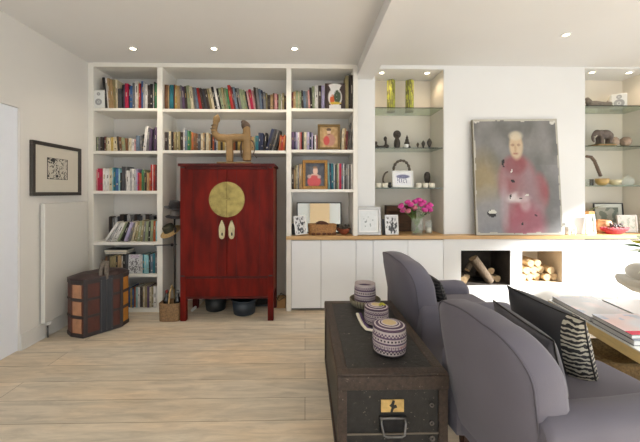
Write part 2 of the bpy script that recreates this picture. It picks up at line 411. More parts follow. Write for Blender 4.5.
ORD = ['leftmost', 'second', 'third', 'fourth', 'fifth', 'sixth', 'seventh', 'eighth', 'ninth', 'tenth', 'eleventh', 'twelfth', 'thirteenth', 'fourteenth', 'fifteenth',
 'sixteenth', 'seventeenth', 'eighteenth', 'nineteenth', 'twentieth', '21st', '22nd', '23rd', '24th', '25th', '26th', '27th', '28th', '29th', '30th', '31st', '32nd', '33rd', '34th',
 '35th', '36th', '37th', '38th', '39th', '40th', '41st', '42nd', '43rd', '44th', '45th', '46th', '47th', '48th', '49th', '50th', '51st', '52nd', '53rd', '54th']
def bpoly(x, w, h, ang):
    c, s = math.cos(ang), math.sin(ang)
    if ang >= 0:   # leans right, pivot bottom right
        return [(x, w * s), (x + w * c, 0), (x + w * c + h * s, h * c), (x + h * s, h * c + w * s)]
    s = -s
    return [(x, 0), (x + w * c, w * s), (x + w * c - h * s, w * s + h * c), (x - h * s, h * c)]
def span(poly, z):
    xs = []
    for i in range(4):
        (x0, z0), (x1, z1) = poly[i], poly[(i + 1) % 4]
        if (z0 - z) * (z1 - z) <= 0 and abs(z1 - z0) > 1e-9: xs.append(x0 + (x1 - x0) * (z - z0) / (z1 - z0))
    return (min(xs), max(xs)) if xs else None
def parse(spec):
    out = []
    for t in spec.split():
        if t[0] == '_': out.append(('_', float(t[1:]), 0, 0)); continue
        a = t[1:].split('/'); out.append((t[0], float(a[0]), float(a[1]), float(a[2]) if len(a) > 2 else 0))
    return out
def layout(items, x0, s, k):
    res = []; x = x0; prev = None
    for c, w, h, ln in items:
        if c == '_': x += w * s * k; continue
        W, H = w * s * k, h * k; ang = math.asin(max(-.75, min(.75, ln / h)))
        poly = bpoly(x, W, H, ang)
        if prev:
            need = 0
            for pv in prev[-3:]:
                for j in range(25):
                    zz = j / 24 * 40 * k + .0005
                    a, q = span(pv, zz), span(poly, zz)
                    if a and q: need = max(need, a[1] + .0006 - q[0])
            if need > 0: poly = [(px + need, pz) for px, pz in poly]
        prev = (prev or []) + [poly]
        x = max(poly[1][0], poly[0][0]); res.append((c, W, H, ang, poly))
    return res
def book_row(u0, u1, zs, spec, where, group, front=None, depth=.17, yoff=0):
    y0 = YF + .03 + yoff
    k = 1 / F * y0
    x0, x1 = PX(u0, y0), PX(u1, y0)
    items = parse(spec); lo, hi = .3, 1.4
    for _ in range(30):
        s = (lo + hi) / 2; r = layout(items, x0, s, k)
        end = max(max(p[0] for p in q[4]) for q in r)
        if end > x1: hi = s
        else: lo = s
    res = layout(items, x0, lo, k)
    n = len(res); labels = []
    for i, (c, W, H, ang, poly) in enumerate(res):
        nm = COLS[c][0]
        lean = 'leaning right' if ang > .12 else 'leaning left' if ang < -.12 else 'upright'
        a = COLS[res[i - 1][0]][0] if i else None; d = COLS[res[i + 1][0]][0] if i < n - 1 else None
        if a and d: pos = 'between %s and %s ones' % (a, d)
        elif d: pos = 'leftmost in row, beside a %s one' % d
        else: pos = 'rightmost in row'
        labels.append('%s %s book %s, %s' % (lean, nm, pos, where))
    for i, (c, W, H, ang, poly) in enumerate(res):
        lb = labels[i]
        if labels.count(lb) > 1 or len(lb.split()) > 16:
            lb = '%s %s from left, %s book on %s' % ('leaning' if abs(ang) > .12 else 'upright', ORD[i] if i else 'book first', COLS[c][0], where)
        yy = y0 + random.uniform(0, .025); dp = depth + random.uniform(-.02, .02)
        px, pz = (poly[1] if ang >= 0 else poly[0])
        M = Matrix.Translation((px, yy, zs + pz + .0008)) @ Matrix.Rotation(ang, 4, 'Y')
        if ang >= 0: M = M @ Matrix.Translation((-W, 0, 0))
        b = MB(); b.xf = M; t = min(.0022, W * .2)
        b.box(0, t, .002, dp, 0, H); b.box(W - t, W, .002, dp, 0, H)
        b.rings([[(W * .5 + (W * .5) * math.cos(a), .004 - .004 * math.sin(a), z) for a in [PI * q / 5 for q in range(6)]] for z in (0, H)], 0, True)
        b.box(t, W - t, .005, dp - .004, .003, H - .003, 1)
        ink = random.choice('wwky') if c not in 'wcl' else random.choice('kkky')
        if W > .012:
            z0 = H * random.uniform(.07, .3); z1 = z0 + H * random.uniform(.03, .08); z2 = H * random.uniform(.45, .6); z3 = z2 + H * random.uniform(.1, .3)
            if random.random() < .35: b.box(W * .3, W * .7, -.0008, .002, z0, z1, 2)
            if random.random() < .7: b.box(W * .38, W * .62, -.0008, .002, z2, z3, 2)
        o = b.build('book', [MATS['book_' + c], PAPER, INK[ink]], origin=(px, yy + dp / 2, zs + .0008))
        tag(o, lb, 'book', group)

book_row(104.6, 156.6, SA[0], "k2.3/31/-3 w1.5/31/-2.6 t2/30/-2 t2/29/-1.6 h2/29/-1.4 c1.8/29/-1.2 x3.5/20 k1.6/24 u2/24 p2.6/25 a1.6/23 b2/23 g2/26 w3/28 c1.2/27 r1.5/25 b2.6/28 l1.4/27 w2/25 n2.6/24 k2.6/25 l1/25 n1/27 f2/25", 'top shelf of left bay', 'books on the top shelf of the left bay')
book_row(94.2, 156.4, SA[1], "k1.6/14 s2/14 g1.8/13 n1.6/14 k1.6/14 m1.6/14.5 h2/14 c3/13.5 y2/14 c4/14 n1.6/14.5/-1.2 d2/14/-1.2 s3/13.5/-1.2 d2.4/13/-1 k1/12 c2.4/13 w3/12.5 i2/12 z3/15.5 g2.4/16 k1.4/17/.5 w2.6/25/2.6 g2.2/23/2 u2.4/22/1.6 k1.2/23/1.2 u2.6/24/1", 'second shelf of left bay', 'books on the second shelf of the left bay')
book_row(93.8, 156.6, SA[2], "s1.6/20 i1.6/21 p2.2/22 p2.6/22 w2.8/22 w2.6/22 c2.8/23 q1.6/23 e2/23 b3/22 q1.6/22 k1.4/18 x2.2/24 g2/24 w2.6/20 l2.2/22 w2.2/22 l2/21 v1.4/22 p2.2/18 o1.8/17 f1.4/21 s1.4/21 n1.8/18 t2/18 o1.8/18 r1.8/26 w.8/26 r1.8/26 m1.6/25", 'third shelf of left bay', 'books on the third shelf of the left bay')
book_row(99.5, 156.4, SA[3], "k2.6/22.5 x2.4/21.5 g3.2/21.5 n3/22 g3/21 l2/21 x3/22 n4/24 k3/23 l3/23.5 g4/23 n3/24 x5/23 l3/24 n4/24 g4/23 k3/22", 'rear row of fourth shelf, left bay', 'books in the rear row of the fourth shelf', depth=.09, yoff=.235)
book_row(103.5, 156.6, SA[3], "w2.2/22/12.2 l1.8/21/11 w1.4/21/10.4 w2.2/20.5/9 s1.6/20/8.4 k2.4/20/7.6 v2.6/20/6.8 g1.4/19/5.6 c1.8/19/4.6 h2/20/3.4 s2.2/20/3 h2/21/2.4 g1.6/20/2 s2.4/20/1.5 k1.8/20/1 s2.2/21/1 o1.8/20/.6 q1.6/20", 'fourth shelf of left bay', 'books on the fourth shelf of the left bay', depth=.15)
book_row(104, 127.2, SA[4], "d2.4/17 n2/17.5 h3/17 h2.4/18 k1.6/17 t2.4/18 w1.4/17 k2.4/19 x2/19", 'fifth shelf, left half', 'books on the fifth shelf of the left bay')
book_row(140.6, 156.4, SA[4], "w1/18 e1.8/19 q2.2/18.5 q1.2/18 k1/19 z2.4/19 e1.6/20 g2/20", 'fifth shelf, right half', 'books on the fifth shelf of the left bay', depth=.16)
book_row(110, 156.4, Z(309, 125), "d3/19 n3/20 t3/19 h3/19 c3/19 b2.4/20 y1.4/19 b1.4/19 o1.6/20 q1.4/20 w2/20 n3/20 c1.6/21 h2.2/21 u2/21 c1.4/20 h2/21 w3/21", 'bottom shelf of left bay', 'books on the bottom shelf of the left bay')
book_row(163.8, 285.8, SB[0], "d3.2/25 t1/24 _.6 e3.4/24.5 m.8/25 y2/24.5 t2.6/24 g1.6/24/-.6 u2/23/-1 n2/23.5/-1.4 s2.6/24/-2 c2.4/23/-2.4 g2/22.5/-2.8 z1.6/22/-3 r2.4/22/-3.4 n2/21.5/-3.6 x2.4/21.5/-3.8 n2/21/-4 h2.2/21.5/-4 c2/21.5/-4 k2/23/-4.4 w1.8/23/-4.6 k1.8/22/-4.4 s2.2/22/-4 h2/22.5/-4 s2/22.5/-3.8 f1.6/21/-3.6 r2.4/25/-4 m1.6/23/-4 z2/23/-3.8 k1.4/22/-3.8 g2/22/-3.8 s2.6/20.5/-3.5 s2/20/-3.4 k1.4/19/-3.4 i1.6/19.5/-3.4 p2.4/21/-3.4 i1.8/20/-3 n1.8/23/-2.8 g2/22/-2.4 z2/21/-2 a1.2/20/-1.6 g2/18/-1 h1.4/17/-.5 n2.6/15 t2/15.5 d1.6/17 i2.2/16.5 m1.2/16 s2.2/16 w1/16 h1.8/17 n1.6/15", 'top shelf of middle bay', 'books on the top shelf of the middle bay', depth=.15)
book_row(164.2, 285.6, SB[1], "n2.4/18.5 x1.2/18.5 c2/19.5 k2.2/19 d1/18.5 h2/18.5 c1.6/18.5 h1.6/19 n3/18.5 w1.6/22.5 z2.2/20.5 f2.6/19.5 y1.2/18.5 o1.6/18 d2.6/17.5 d1.6/17 x2.6/16.5 c2/17.5 t1.4/18 n1/17 c3/18 t1.8/17 k1.4/16 o1.6/17 a2/16 l1.2/16 y2.8/15 n2/15.5 y2/15 c2.4/16 d2/15 y2.6/15 o2.6/15 n2/15 y3/15.5 t2/15 y2.4/15 n2.2/14.5 u3/15 t2.6/14 s1.4/14 e2.8/15 a2.2/18 a2.2/18 k2/18/2 a2.2/22.5/6.5 x1.6/22.5/6.5 k2/22/6.2 g1.2/21.5/6 k2/21/5.6 o2/16/1.6 r1.4/15/1.2 o2/16/1", 'second shelf of middle bay', 'books on the second shelf of the middle bay', depth=.14)
book_row(291.8, 324.6, SC[0], "m1.2/17 t1.8/17.5 s2/18.5 c1/18 s1.6/17.5 n1.4/19/-1 z2/18/-1 g1.8/18/-1 i1.4/19/-1 k2/22/-1 s1.8/23/-.6 w2.8/24 n2.6/23.5 v2.6/24", 'top shelf of right bay', 'books on the top shelf of the right bay')
book_row(345.6, 352.8, SC[0], "h2.6/34 k1.4/34.5 n1.8/34", 'top shelf, right of vase picture', 'books on the top shelf of the right bay')
book_row(291.6, 317.2, SC[1], "u2.4/18 a1.2/18 v1.8/18 w1.4/18 i1.2/17.5 r1/18 k1.8/18 c2.2/18 l1/18 v1.8/18.5 a2/18 v1.2/17 k1.4/14 w1.6/15 r.8/15", 'second shelf, right bay', 'books on the second shelf of the right bay')
book_row(341.4, 348.2, SC[1], "c2/22/1.2 t1.2/22/1.2 m1.4/19/1", 'second shelf, right of icon', 'books on the second shelf of the right bay')
book_row(291.6, 302, SC[2], "n2.4/22 t1.6/20 h1/24 c1.4/24 g1.6/25 t3/25", 'third shelf, left of portrait', 'books on the third shelf of the right bay')
book_row(328.6, 352.6, SC[2], "q1.6/26.5/-1 a1.2/26/-1 e2/26/-.6 l1.2/26 x1.6/25 s1.4/26 w.8/26 p2/26 z1.6/26 w1.2/26 k1.2/25 g2/26 l1.2/25 n1.6/25 w1.4/26", 'third shelf, right of portrait', 'books on the third shelf of the right bay')

def slab_thing(name, label, cat, x0, x1, y0, y1, z0, z1, m, group=None, bevel=.002):
    b = MB(); b.box(x0, x1, y0, y1, z0, z1); return tag(b.build(name, m, bevel=bevel, seg=1), label, cat, group)
yy = YF + .03
# dark flat books lying across tops
def flat_book(u0, u1, v, zb, y0, c, label, th=.018):
    b = MB(); x0, x1 = PX(u0, y0), PX(u1, y0)
    b.box(x0, x1, y0, y0 + .16, zb, zb + .002); b.box(x0, x1, y0, y0 + .16, zb + th - .002, zb + th); b.box(x0, x0 + .002, y0, y0 + .16, zb, zb + th)
    b.box(x0 + .002, x1 - .003, y0 + .003, y0 + .157, zb + .002, zb + th - .002, 1)
    tag(b.build('book', [MATS['book_' + c], PAPER]), label, 'book')
zt = SA[4] + 19.6 * YF / F
flat_book(105, 126, 0, zt + .002, yy + .01, 'w', 'white book lying flat on upright books, fifth shelf of left bay', .014)
flat_book(104, 127, 0, zt + .018, yy + .015, 'k', 'black book lying flat, topmost of the pile on the fifth shelf', .03)
# face-out illustrated books
def cover_book(u0, u1, zs, hpx, fn, rgb, label, tilt=.04):
    w = PX(u1, yy) - PX(u0, yy); h = hpx * yy / F; x = (PX(u0, yy) + PX(u1, yy)) / 2
    t = thing('book', label, 'book', (x, yy + .02, zs + .001))
    M = Matrix.Translation((x, yy + .02, zs + .002)) @ Matrix.Rotation(-tilt, 4, 'X')
    b = MB(); b.xf = M; b.box(-w/2, w/2, -.015, -.012, 0, h); b.box(-w/2, w/2, .005, .008, 0, h); b.box(-w/2, -w/2 + .003, -.012, .005, 0, h)
    b.box(-w/2 + .003, w/2 - .003, -.012, .005, .003, h - .003, 1)
    b.build('cover', [mat('cover_' + label[:12], rgb, .5), PAPER], t)
    picture('cover_picture', w * .98, h * .98, 30, 36, fn, M @ Matrix.Translation((0, -.0158, h * .01)), t)
def f_vase(s, t):
    c = (62, 46, 42)
    m = max(ell(s, t, .5, .45, .36, .38, .12), ell(s, t, .5, .93, .34, .07, .3) if t > .8 else 0)
    if .74 < t < .95 and abs(s - .5) < .22 + (t - .74) * .5: m = 1
    if t < .14 and abs(s - .5) < .3: m = 1
    c = mixc(c, (222, 218, 214), m)
    c = mixc(c, (206, 96, 48), ell(s, t, .36, .36, .12, .2, .2) * (1 if nz(s, t, 9) > -.25 else .3))
    c = mixc(c, (70, 84, 62), ell(s, t, .62, .48, .18, .26, .2) * (1 if nz(s, t, 11, 3) > -.3 else .4))
    c = mixc(c, (206, 176, 60), ell(s, t, .52, .22, .3, .05, .4)); return c
cover_book(325.2, 345, SC[0], 26, f_vase, (60, 46, 42), 'book facing out with a white vase and fruit picture on dark cover')
def f_ink(s, t):
    if t > .8 and .15 < s < .85: return (176, 150, 176) if nz(s, t, 30) > 0 else (214, 210, 214)
    v = nz(s, t, 14, 5) + ell(s, t, .5, .4, .42, .36, .5) * .35
    return (120, 118, 122) if v > .28 else (206, 206, 206)
cover_book(128, 140.2, SA[4], 18.6, f_ink, (200, 200, 202), 'pale book facing out with grey drawing on its cover')

# framed pictures on shelves
def f_icon(s, t):
    c = mixc((190, 158, 112), (160, 128, 84), .5 + nz(s, t, 6))
    c = mixc(c, (206, 176, 150), ell(s, t, .5, .75, .11, .12)); c = mixc(c, (70, 52, 44), ell(s, t, .5, .86, .14, .07) * .8)
    c = mixc(c, (176, 128, 110), ell(s, t, .55, .36, .3, .3)); c = mixc(c, (188, 74, 70), ell(s, t, .36, .33, .17, .22))
    return mixc(c, (90, 60, 50), ell(s, t, .5, .64, .08, .04) * .5)
w = PX(340.3, yy) - PX(317.8, yy)
framed('framed_picture', 'square picture of a robed figure in olive wood frame, second shelf of right bay', 'picture', w, 25.8 * yy / F, .028, mat('olive_frame', (112, 88, 48), .5, .2, var=.2), f_icon,
       ((PX(317.8, yy) + PX(340.3, yy)) / 2, yy + .02, SC[1] + .003), 0, .05)
def f_lady(s, t):
    c = mixc((96, 98, 104), (70, 72, 82), .5 + nz(s, t, 5))
    c = mixc(c, (224, 186, 166), ell(s, t, .52, .66, .13, .17)); c = mixc(c, (214, 176, 158), ell(s, t, .48, .46, .22, .09))
    c = mixc(c, (198, 82, 86), ell(s, t, .45, .2, .36, .27)); c = mixc(c, (206, 176, 170), ell(s, t, .2, .42, .1, .08) * .8)
    c = mixc(c, (206, 176, 170), ell(s, t, .72, .4, .1, .08) * .8)
    return mixc(c, (150, 110, 84), ell(s, t, .5, .82, .12, .06) * .8)
w = PX(327.6, yy) - PX(302.5, yy)
framed('framed_picture', 'gilt framed portrait of a lady in pink among books, third shelf', 'picture', w, 29 * yy / F, .036, GOLD, f_lady,
       ((PX(327.6, yy) + PX(302.5, yy)) / 2, yy + .02, SC[2] + .003), 0, .04, d=.028)
# carved slim figure at the shelf end
x = PX(350.6, yy)
b = MB(); b.lathe([(.014, 0), (.02, .02), (.022, .08), (.014, .12), (.018, .16), (.02, .2), (.01, .24), (.014, .27), (.016, .3), (.006, .33)], (x, yy + .03, SC[1] + .001), 14)
tag(b.build('carved_figure', mat('figure_grey', (96, 92, 88), .6, var=.6, scale=40), remesh=.004), 'slim mottled grey carved figure at right end of second shelf, right bay', 'ornament')

# speakers
def speaker(u0, u1, v0, zs, Y, label, rot=0):
    w = PX(u1, Y) - PX(u0, Y); h = (PZ(v0, Y, u0) - zs); x = (PX(u0, Y) + PX(u1, Y)) / 2; d = .16
    t = thing('speaker', label, 'speaker', (x, Y + d / 2, zs)); M = Matrix.Translation((x, Y + d/2, zs + .001)) @ Matrix.Rotation(rot, 4, 'Z')
    b = MB(); b.xf = M; b.box(-w/2, w/2, -d/2, d/2, 0, h); b.build('cabinet', WHITEPL, t, bevel=.018, seg=4)
    for nm, z, r in (('tweeter', h * .76, w * .17), ('woofer', h * .33, w * .33)):
        b = MB(); b.xf = M; b.lathe([(r, 0), (r, .004), (r * .88, .003), (r * .3, -.0), (.001, .003)], (0, -d/2 + .0005, z), 28, axis='y', cap=True); b.build(nm, GREYCONE, t)
speaker(88.8, 104, 89.5, SA[0], YF + .005, 'small white speaker at left end of the top bookcase shelf') if False else None
speaker(93.6, 103.6, 89.5, SA[0], YF + .012, 'small white speaker at left end of the top bookcase shelf')
speaker(618, 630, 93, gs[(2, 0)], 3.96, 'small white speaker on the top glass shelf of the right alcove', -.65)

# mirror, photo, basket and bowl in the lowest right bay
ym = YF + .26
w = PX(341.6, ym) - PX(296.6, ym); h = 30.5 * ym / F
t = thing('mirror', 'long low mirror with thin dark frame behind the basket on the worktop', 'mirror', ((PX(341.6, ym) + PX(296.6, ym)) / 2, ym, zw))
M = Matrix.Translation((WLOC[t.name].x, ym, zw + .003)) @ Matrix.Rotation(-.07, 4, 'X')
b = MB(); b.xf = M
for a in ((-w/2, w/2, -.012, .012, 0, .012), (-w/2, w/2, -.012, .012, h - .012, h), (-w/2, -w/2 + .014, -.012, .012, .012, h - .012), (w/2 - .014, w/2, -.012, .012, .012, h - .012)): b.box(*a)
b.build('frame', BLACKP, t)
b = MB(); b.xf = M; b.box(-w/2 + .01, w/2 - .01, -.004, .004, .01, h - .01); b.build('glass', MIRROR, t)
def f_photo(seed, dark=(70, 72, 78), light=(222, 222, 222), th=.0):
    def f(s, t):
        v = nz(s, t, 6, seed) + .5 * nz(s, t, 15, seed + 2) - (0.25 if abs(s - .5) > .38 or t > .9 else 0)
        return dark if v > .12 + th else mixc(light, dark, .5) if v > th - .02 else light
    return f
WF = mat('white_frame', (236, 236, 234), .4, var=.02)
def std_frame(u0, u1, v0, Y, fw, fm, fn, label, zb=None, rotz=0, tilt=.12, mw=.0, nm='framed_photo', d=.018, vb=None):
    zb = zw if zb is None else zb
    w = PX(u1, Y) - PX(u0, Y); h = (PZ(v0, Y, u0) - zb) / math.cos(tilt)
    return framed(nm, label, 'picture', w, h, fw, fm, fn, ((PX(u0, Y) + PX(u1, Y)) / 2, Y, zb + .003 + d * math.sin(tilt)), rotz, tilt, d, mw, WF)
def tiltframe(o, a):
    o.rotation_euler.y = a
tf = std_frame(295.5, 307.5, 217, YF + .0 + .02, .014, WF, f_photo(3), 'white framed photograph tilted in front of the mirror')
tiltframe(tf, -math.radians(7)); tf.location.z += .01
std_frame(356.5, 381, 207.5, YB - .085, .03, mat('silver_frame', (186, 184, 182), .35, .3, var=.1), lambda s, t: (150, 160, 160) if nz(s, t, 9, 8) > .3 and .2 < t < .75 and .2 < s < .8 else (226, 229, 230),
          'silver framed pale print standing by the bookcase edge', mw=.02, nm='framed_print')
std_frame(385, 398.5, 215.5, YB - .06, .012, WF, f_photo(9, (70, 72, 74)), 'white framed photograph beside the dark wooden box', rotz=.1)
# dark slab behind the small photo, and another small dark block
slab_thing('black_box', 'small black box behind the tilted photograph on the worktop', 'box', PX(291.8, YF + .1), PX(297, YF + .1), YF + .1, YF + .2, zw + .001, zw + .13, BLACKP)
slab_thing('dark_frame_edge', 'dark slim frame seen edge-on between two framed pictures', 'picture', PX(381.8, YB - .03), PX(385, YB - .03), YB - .05, YB - .03, zw + .001, zw + .19, BLACKP).name = 'slim_frame'

WICK = mat('wicker_brown', (184, 134, 84), .7, var=.45, scale=60, bump=1.0, bscale=90)
WICKD = mat('dark_wicker', (96, 58, 40), .7, var=.5, scale=60, bump=1.0, bscale=90)
def weave(nm, label, cat, x0, x1, y0, y1, z0, z1, m, flare=.0, rows=8, group=None, hollow=True, loc=None, rim_m=None):
    t = thing(nm, label, cat, ((x0 + x1) / 2, (y0 + y1) / 2, z0), group)
    cx, cy = (x0 + x1) / 2, (y0 + y1) / 2; hx, hy = (x1 - x0) / 2, (y1 - y0) / 2
    def ring(sx, sy, z, n=56, k=.0, ph=0):
        out = []
        for i in range(n):
            a = 2 * PI * i / n; c, s = math.cos(a), math.sin(a); e = .45
            x = math.copysign(abs(c) ** e, c); y = math.copysign(abs(s) ** e, s); q = 1 + k * (1 if (i + ph) % 2 else -1)
            out.append((cx + x * sx * q, cy + y * sy * q, z))
        return out
    R = []
    for j in range(rows * 2 + 1):
        f = j / (rows * 2); q = 1 - flare * (1 - f); R.append(ring(hx * q, hy * q, z0 + .002 + (z1 - z0) * f, k=.012, ph=j // 2))
    b = MB()
    if hollow:
        R += [ring(hx * .9, hy * .88, z1), ring(hx * .88 * (1 - flare), hy * .86 * (1 - flare), z0 + .012)]
    b.rings(R, 0, True); b.build('woven_body', m, t)
    b = MB(); pts = ring(hx * .97, hy * .96, z1); b.tube(pts + [pts[0]], .007 if hx < .2 else .011, 8, cap=False); b.build('rim', rim_m or m, t)
    return t
yb = YF + .08
t = weave('basket', 'oblong brown woven basket in front of the mirror', 'basket', PX(308, yb), PX(337, yb), yb, yb + .13, zw, zw + .12, WICK, .06)
cx, z0 = WLOC[t.name].x, zw + .105
b = MB(); n = 14
arc = [(cx + .085 * math.cos(PI * k / n), z0 + .055 * math.sin(PI * k / n)) for k in range(n + 1)]
b.slab([(x - .0, z) for x, z in arc], yb + .04, yb + .08); b.build('domed_lid', WICKD, t)
for k, q in enumerate((-.11, -.05, .02, .08, .14)):
    o = MB(); o.ball((cx + q, yb - .025 + .004 * k, zw + .016), (.026, .02, .016)); tag(o.build('nut_shell', mat('shell_brown', (110, 66, 40), .5, var=.4)), 'brown shell lying in front of the oblong basket', 'ornament', 'shells before the basket')
# small bowl with trinkets
x = PX(344.5, yb); t = thing('trinket_bowl', 'small terracotta bowl of trinkets at right of the woven basket', 'bowl', (x, yb + .05, zw))
b = MB(); b.lathe([(.03, 0), (.06, .03), (.082, .07), (.085, .075), (.078, .072), (.05, .03), (.001, .02)], (x, yb + .05, zw + .001), 28); b.build('bowl', mat('terracotta', (142, 74, 50), .6, var=.3), t)
b = MB()
for k in range(16): b.ball((x + random.uniform(-.055, .055), yb + .05 + random.uniform(-.05, .05), zw + .075 + random.uniform(-.01, .035)), random.uniform(.012, .02), n=8)
o = b.build('trinkets', mat('trinket_mix', (92, 84, 72), .5, var=.7, scale=30), t); o['kind'] = 'stuff'

# ================================================================= ALCOVE LEFT OBJECTS
YN1 = YB + .22
def yellow_vase(u, label):
    x = PX(u, YN1); z = gs[(1, 0)] + .001; h = 31 * YN1 / F
    t = thing('tall_vase', label, 'vase', (x, YN1, z), 'tall yellow vases')
    def c(a, zz, p): return (120, 116, 66) if nz(a, zz * 3, 4, 2) > .16 else (186, 188, 74) if nz(a, zz * 4, 5, 4) > -.15 else (150, 150, 82)
    b = MB(); n = 28
    b.lathe([(.04, 0.0), (.042, .01)] + [(.05, .012 + (h - .012) * k / 24) for k in range(25)] + [(.043, h), (.04, .03)], (x, YN1, z), n, color=c,
            wav=lambda a, k: .06 * math.cos(4 * a)); b.build('vase_body', PICW, t)
    b = MB(); b.lathe([(.052, 0), (.055, .004), (.052, .014), (.04, .016)], (x, YN1, z), n); b.build('foot_ring', mat('vase_foot', (120, 112, 70), .5), t)
yellow_vase(391, 'left of the two tall mottled yellow vases in the alcove'); yellow_vase(409.6, 'right of the two tall mottled yellow vases in the alcove')
YN1 = YB + .1
BRZ = mat('bronze_brown', (74, 66, 58), .55, .3, var=.45, scale=50, bump=.5)
def carve(nm, u, Y, z, build, label, m=BRZ, rm=.0045, cat='ornament', group=None):
    b = MB(); b.xf = Matrix.Translation((PX(u, Y), Y, z + .001)) @ Matrix.Scale(1.2, 4); build(b); return tag(b.build(nm, m, remesh=rm), label, cat, group)
z1 = gs[(1, 1)]
def crouch(b):
    b.ball((-.055, 0, .02), (.03, .025, .02)); b.ball((-.055, 0, .055), .018); b.ball((0, 0, .014), (.06, .02, .014)); b.ball((.055, 0, .022), (.03, .024, .022)); b.tube([(.05, 0, .02), (.05, 0, .07), (.045, 0, .1)], [.014, .011, .016])
    b.ball((.045, 0, .1), (.018, .015, .026))
carve('carved_pair', 381, YN1, z1, crouch, 'low dark carving of two joined figures at left of middle glass shelf')
def totem(b):
    b.lathe([(.025, 0), (.03, .02), (.034, .05), (.03, .08), (.02, .1)], n=16); b.ball((0, 0, .145), (.042, .032, .044)); b.ball((0, -.02, .13), (.018, .02, .014)); b.ball((0, 0, .095), .022)
carve('carved_totem', 397, YN1, z1, totem, 'tall dark carving with large round head on middle glass shelf')
def seated(b):
    b.ball((0, 0, .05), (.03, .022, .03)); b.ball((0, 0, .085), (.02, .017, .02)); b.ball((0, 0, .112), .014); b.tube([(0, 0, .12), (0, 0, .145)], [.008, .003]); b.ball((0, 0, .02), (.034, .028, .02)); b.ball((.024, 0, .012), (.015, .02, .012)); b.ball((-.024, 0, .012), (.015, .02, .012))
carve('seated_figure', 407, YN1, z1, seated, 'small dark seated figure with pointed headdress on middle glass shelf')
b = MB(); b.lathe([(.018, 0), (.026, .005), (.03, .03), (.028, .04), (.024, .036), (.02, .01)], (PX(406.2, YN1 - .06), YN1 - .06, z1 + .001), 20)
tag(b.build('small_white_cup', WHITEPL), 'tiny white cup in front of the seated figure', 'cup')
for u, s, n in ((417.8, .62, 'smallest of three dark leaf-shaped carvings'), (423.3, .85, 'middle-sized of three dark leaf-shaped carvings'), (429.4, 1.1, 'largest of three dark leaf-shaped carvings')):
    def leaf(b, s=s):
        b.lathe([(.014 * s, 0), (.012 * s, .008), (.008 * s, .014), (.02 * s, .03 * s + .01), (.024 * s, .05 * s + .01), (.016 * s, .07 * s + .01), (.004 * s, .088 * s + .01)], n=14)
    carve('leaf_carving', u, YN1, z1, leaf, n, group='leaf-shaped carvings')
z2 = gs[(1, 2)]
CANDLE = mat('candle_wax', (232, 226, 208), .5, var=.05)
for u, n in ((378.5, 'leftmost white candle pot on the lowest glass shelf'), (385, 'second white candle pot from left on the lowest glass shelf'), (418.6, 'white candle pot just right of the framed drawing'), (425.4, 'white candle pot in front of the bronze head'), (431.8, 'rightmost white candle pot on the lowest glass shelf')):
    x = PX(u, YN1 - .02); t = thing('candle_pot', n, 'candle', (x, YN1 - .02, z2), 'white candle pots')
    b = MB(); b.lathe([(.03, 0), (.034, .004), (.035, .058), (.032, .06), (.03, .05), (.001, .048)], (x, YN1 - .02, z2 + .001), 24); b.build('pot', CANDLE, t)
    b = MB(); b.tube([(x, YN1 - .02, z2 + .045), (x + .001, YN1 - .02, z2 + .066)], .0016, 6); b.build('wick', BLACKP, t)
def f_draw(s, t):
    v = ell(s, t, .52, .72, .4, .16, .3) + (.9 if (.18 < s < .8 and t < .65 and math.sin(s * 46 + 3 * nz(s, t, 8)) > .25 and t > .16) else 0)
    return mixc((236, 236, 240), (104, 106, 140), min(1, v) * (.6 + .5 * nz(s, t, 18) + .3))
Yf = YB + .12
w = PX(413.2, Yf) - PX(392.3, Yf)
framed('framed_drawing', 'white framed blue drawing between candle pots on lowest glass shelf', 'picture', w, 17 * Yf / F, .012, WF, f_draw, ((PX(413.2, Yf) + PX(392.3, Yf)) / 2, Yf, z2 + .004), 0, .1, mat_w=.018, mat_mat=WF)
HORN = mat('ridged_horn', (104, 92, 78), .6, var=.5, scale=60, bump=.8)
Y3 = YN1 + .16
cx = PX(401.5, Y3)
pts = [(cx + .105 * math.cos(a), Y3, z2 + .23 + .13 * math.sin(a)) for a in [math.radians(q) for q in range(-30, 205, 8)]]
pts = [(pts[0][0] + .004, Y3, z2 + .012), (pts[0][0] + .004, Y3, z2 + .06)] + pts + [(pts[-1][0] - .0, Y3, z2 + .05), (pts[-1][0], Y3, z2 + .012)]
b = MB(); b.tube(pts, [.013 + .005 * math.sin(k * 2.2) + .003 for k in range(len(pts))], 10)
tag(b.build('curved_horn', HORN), 'tall arched ridged horn loop behind the framed drawing', 'ornament')
cx = PX(388.5, Y3 - .06)
pts = [(cx + .07 * math.cos(a) , Y3 - .06, z2 + .11 + .1 * math.sin(a)) for a in [math.radians(q) for q in range(95, 265, 10)]]
b = MB(); b.tube(pts, [.009 + .006 * k / len(pts) for k in range(len(pts))], 10)
tag(b.build('curved_horn', HORN), 'small crescent horn standing left of the framed drawing', 'ornament')
def headb(b):
    b.lathe([(.022, 0), (.024, .02), (.02, .05), (.03, .08), (.034, .12), (.03, .155), (.014, .175)], n=16); b.ball((0, -.026, .1), (.008, .014, .02))
carve('bronze_head', 427.2, YN1 + .14, z2, headb, 'tall brown carved head behind the candle pots')
def smallf(b): b.ball((0, 0, .02), (.022, .02, .02)); b.ball((0, 0, .045), .014)
carve('small_dark_carving', 390, YB + .1, z2, smallf, 'small black carving tucked left of the framed drawing', m=BLACKP)
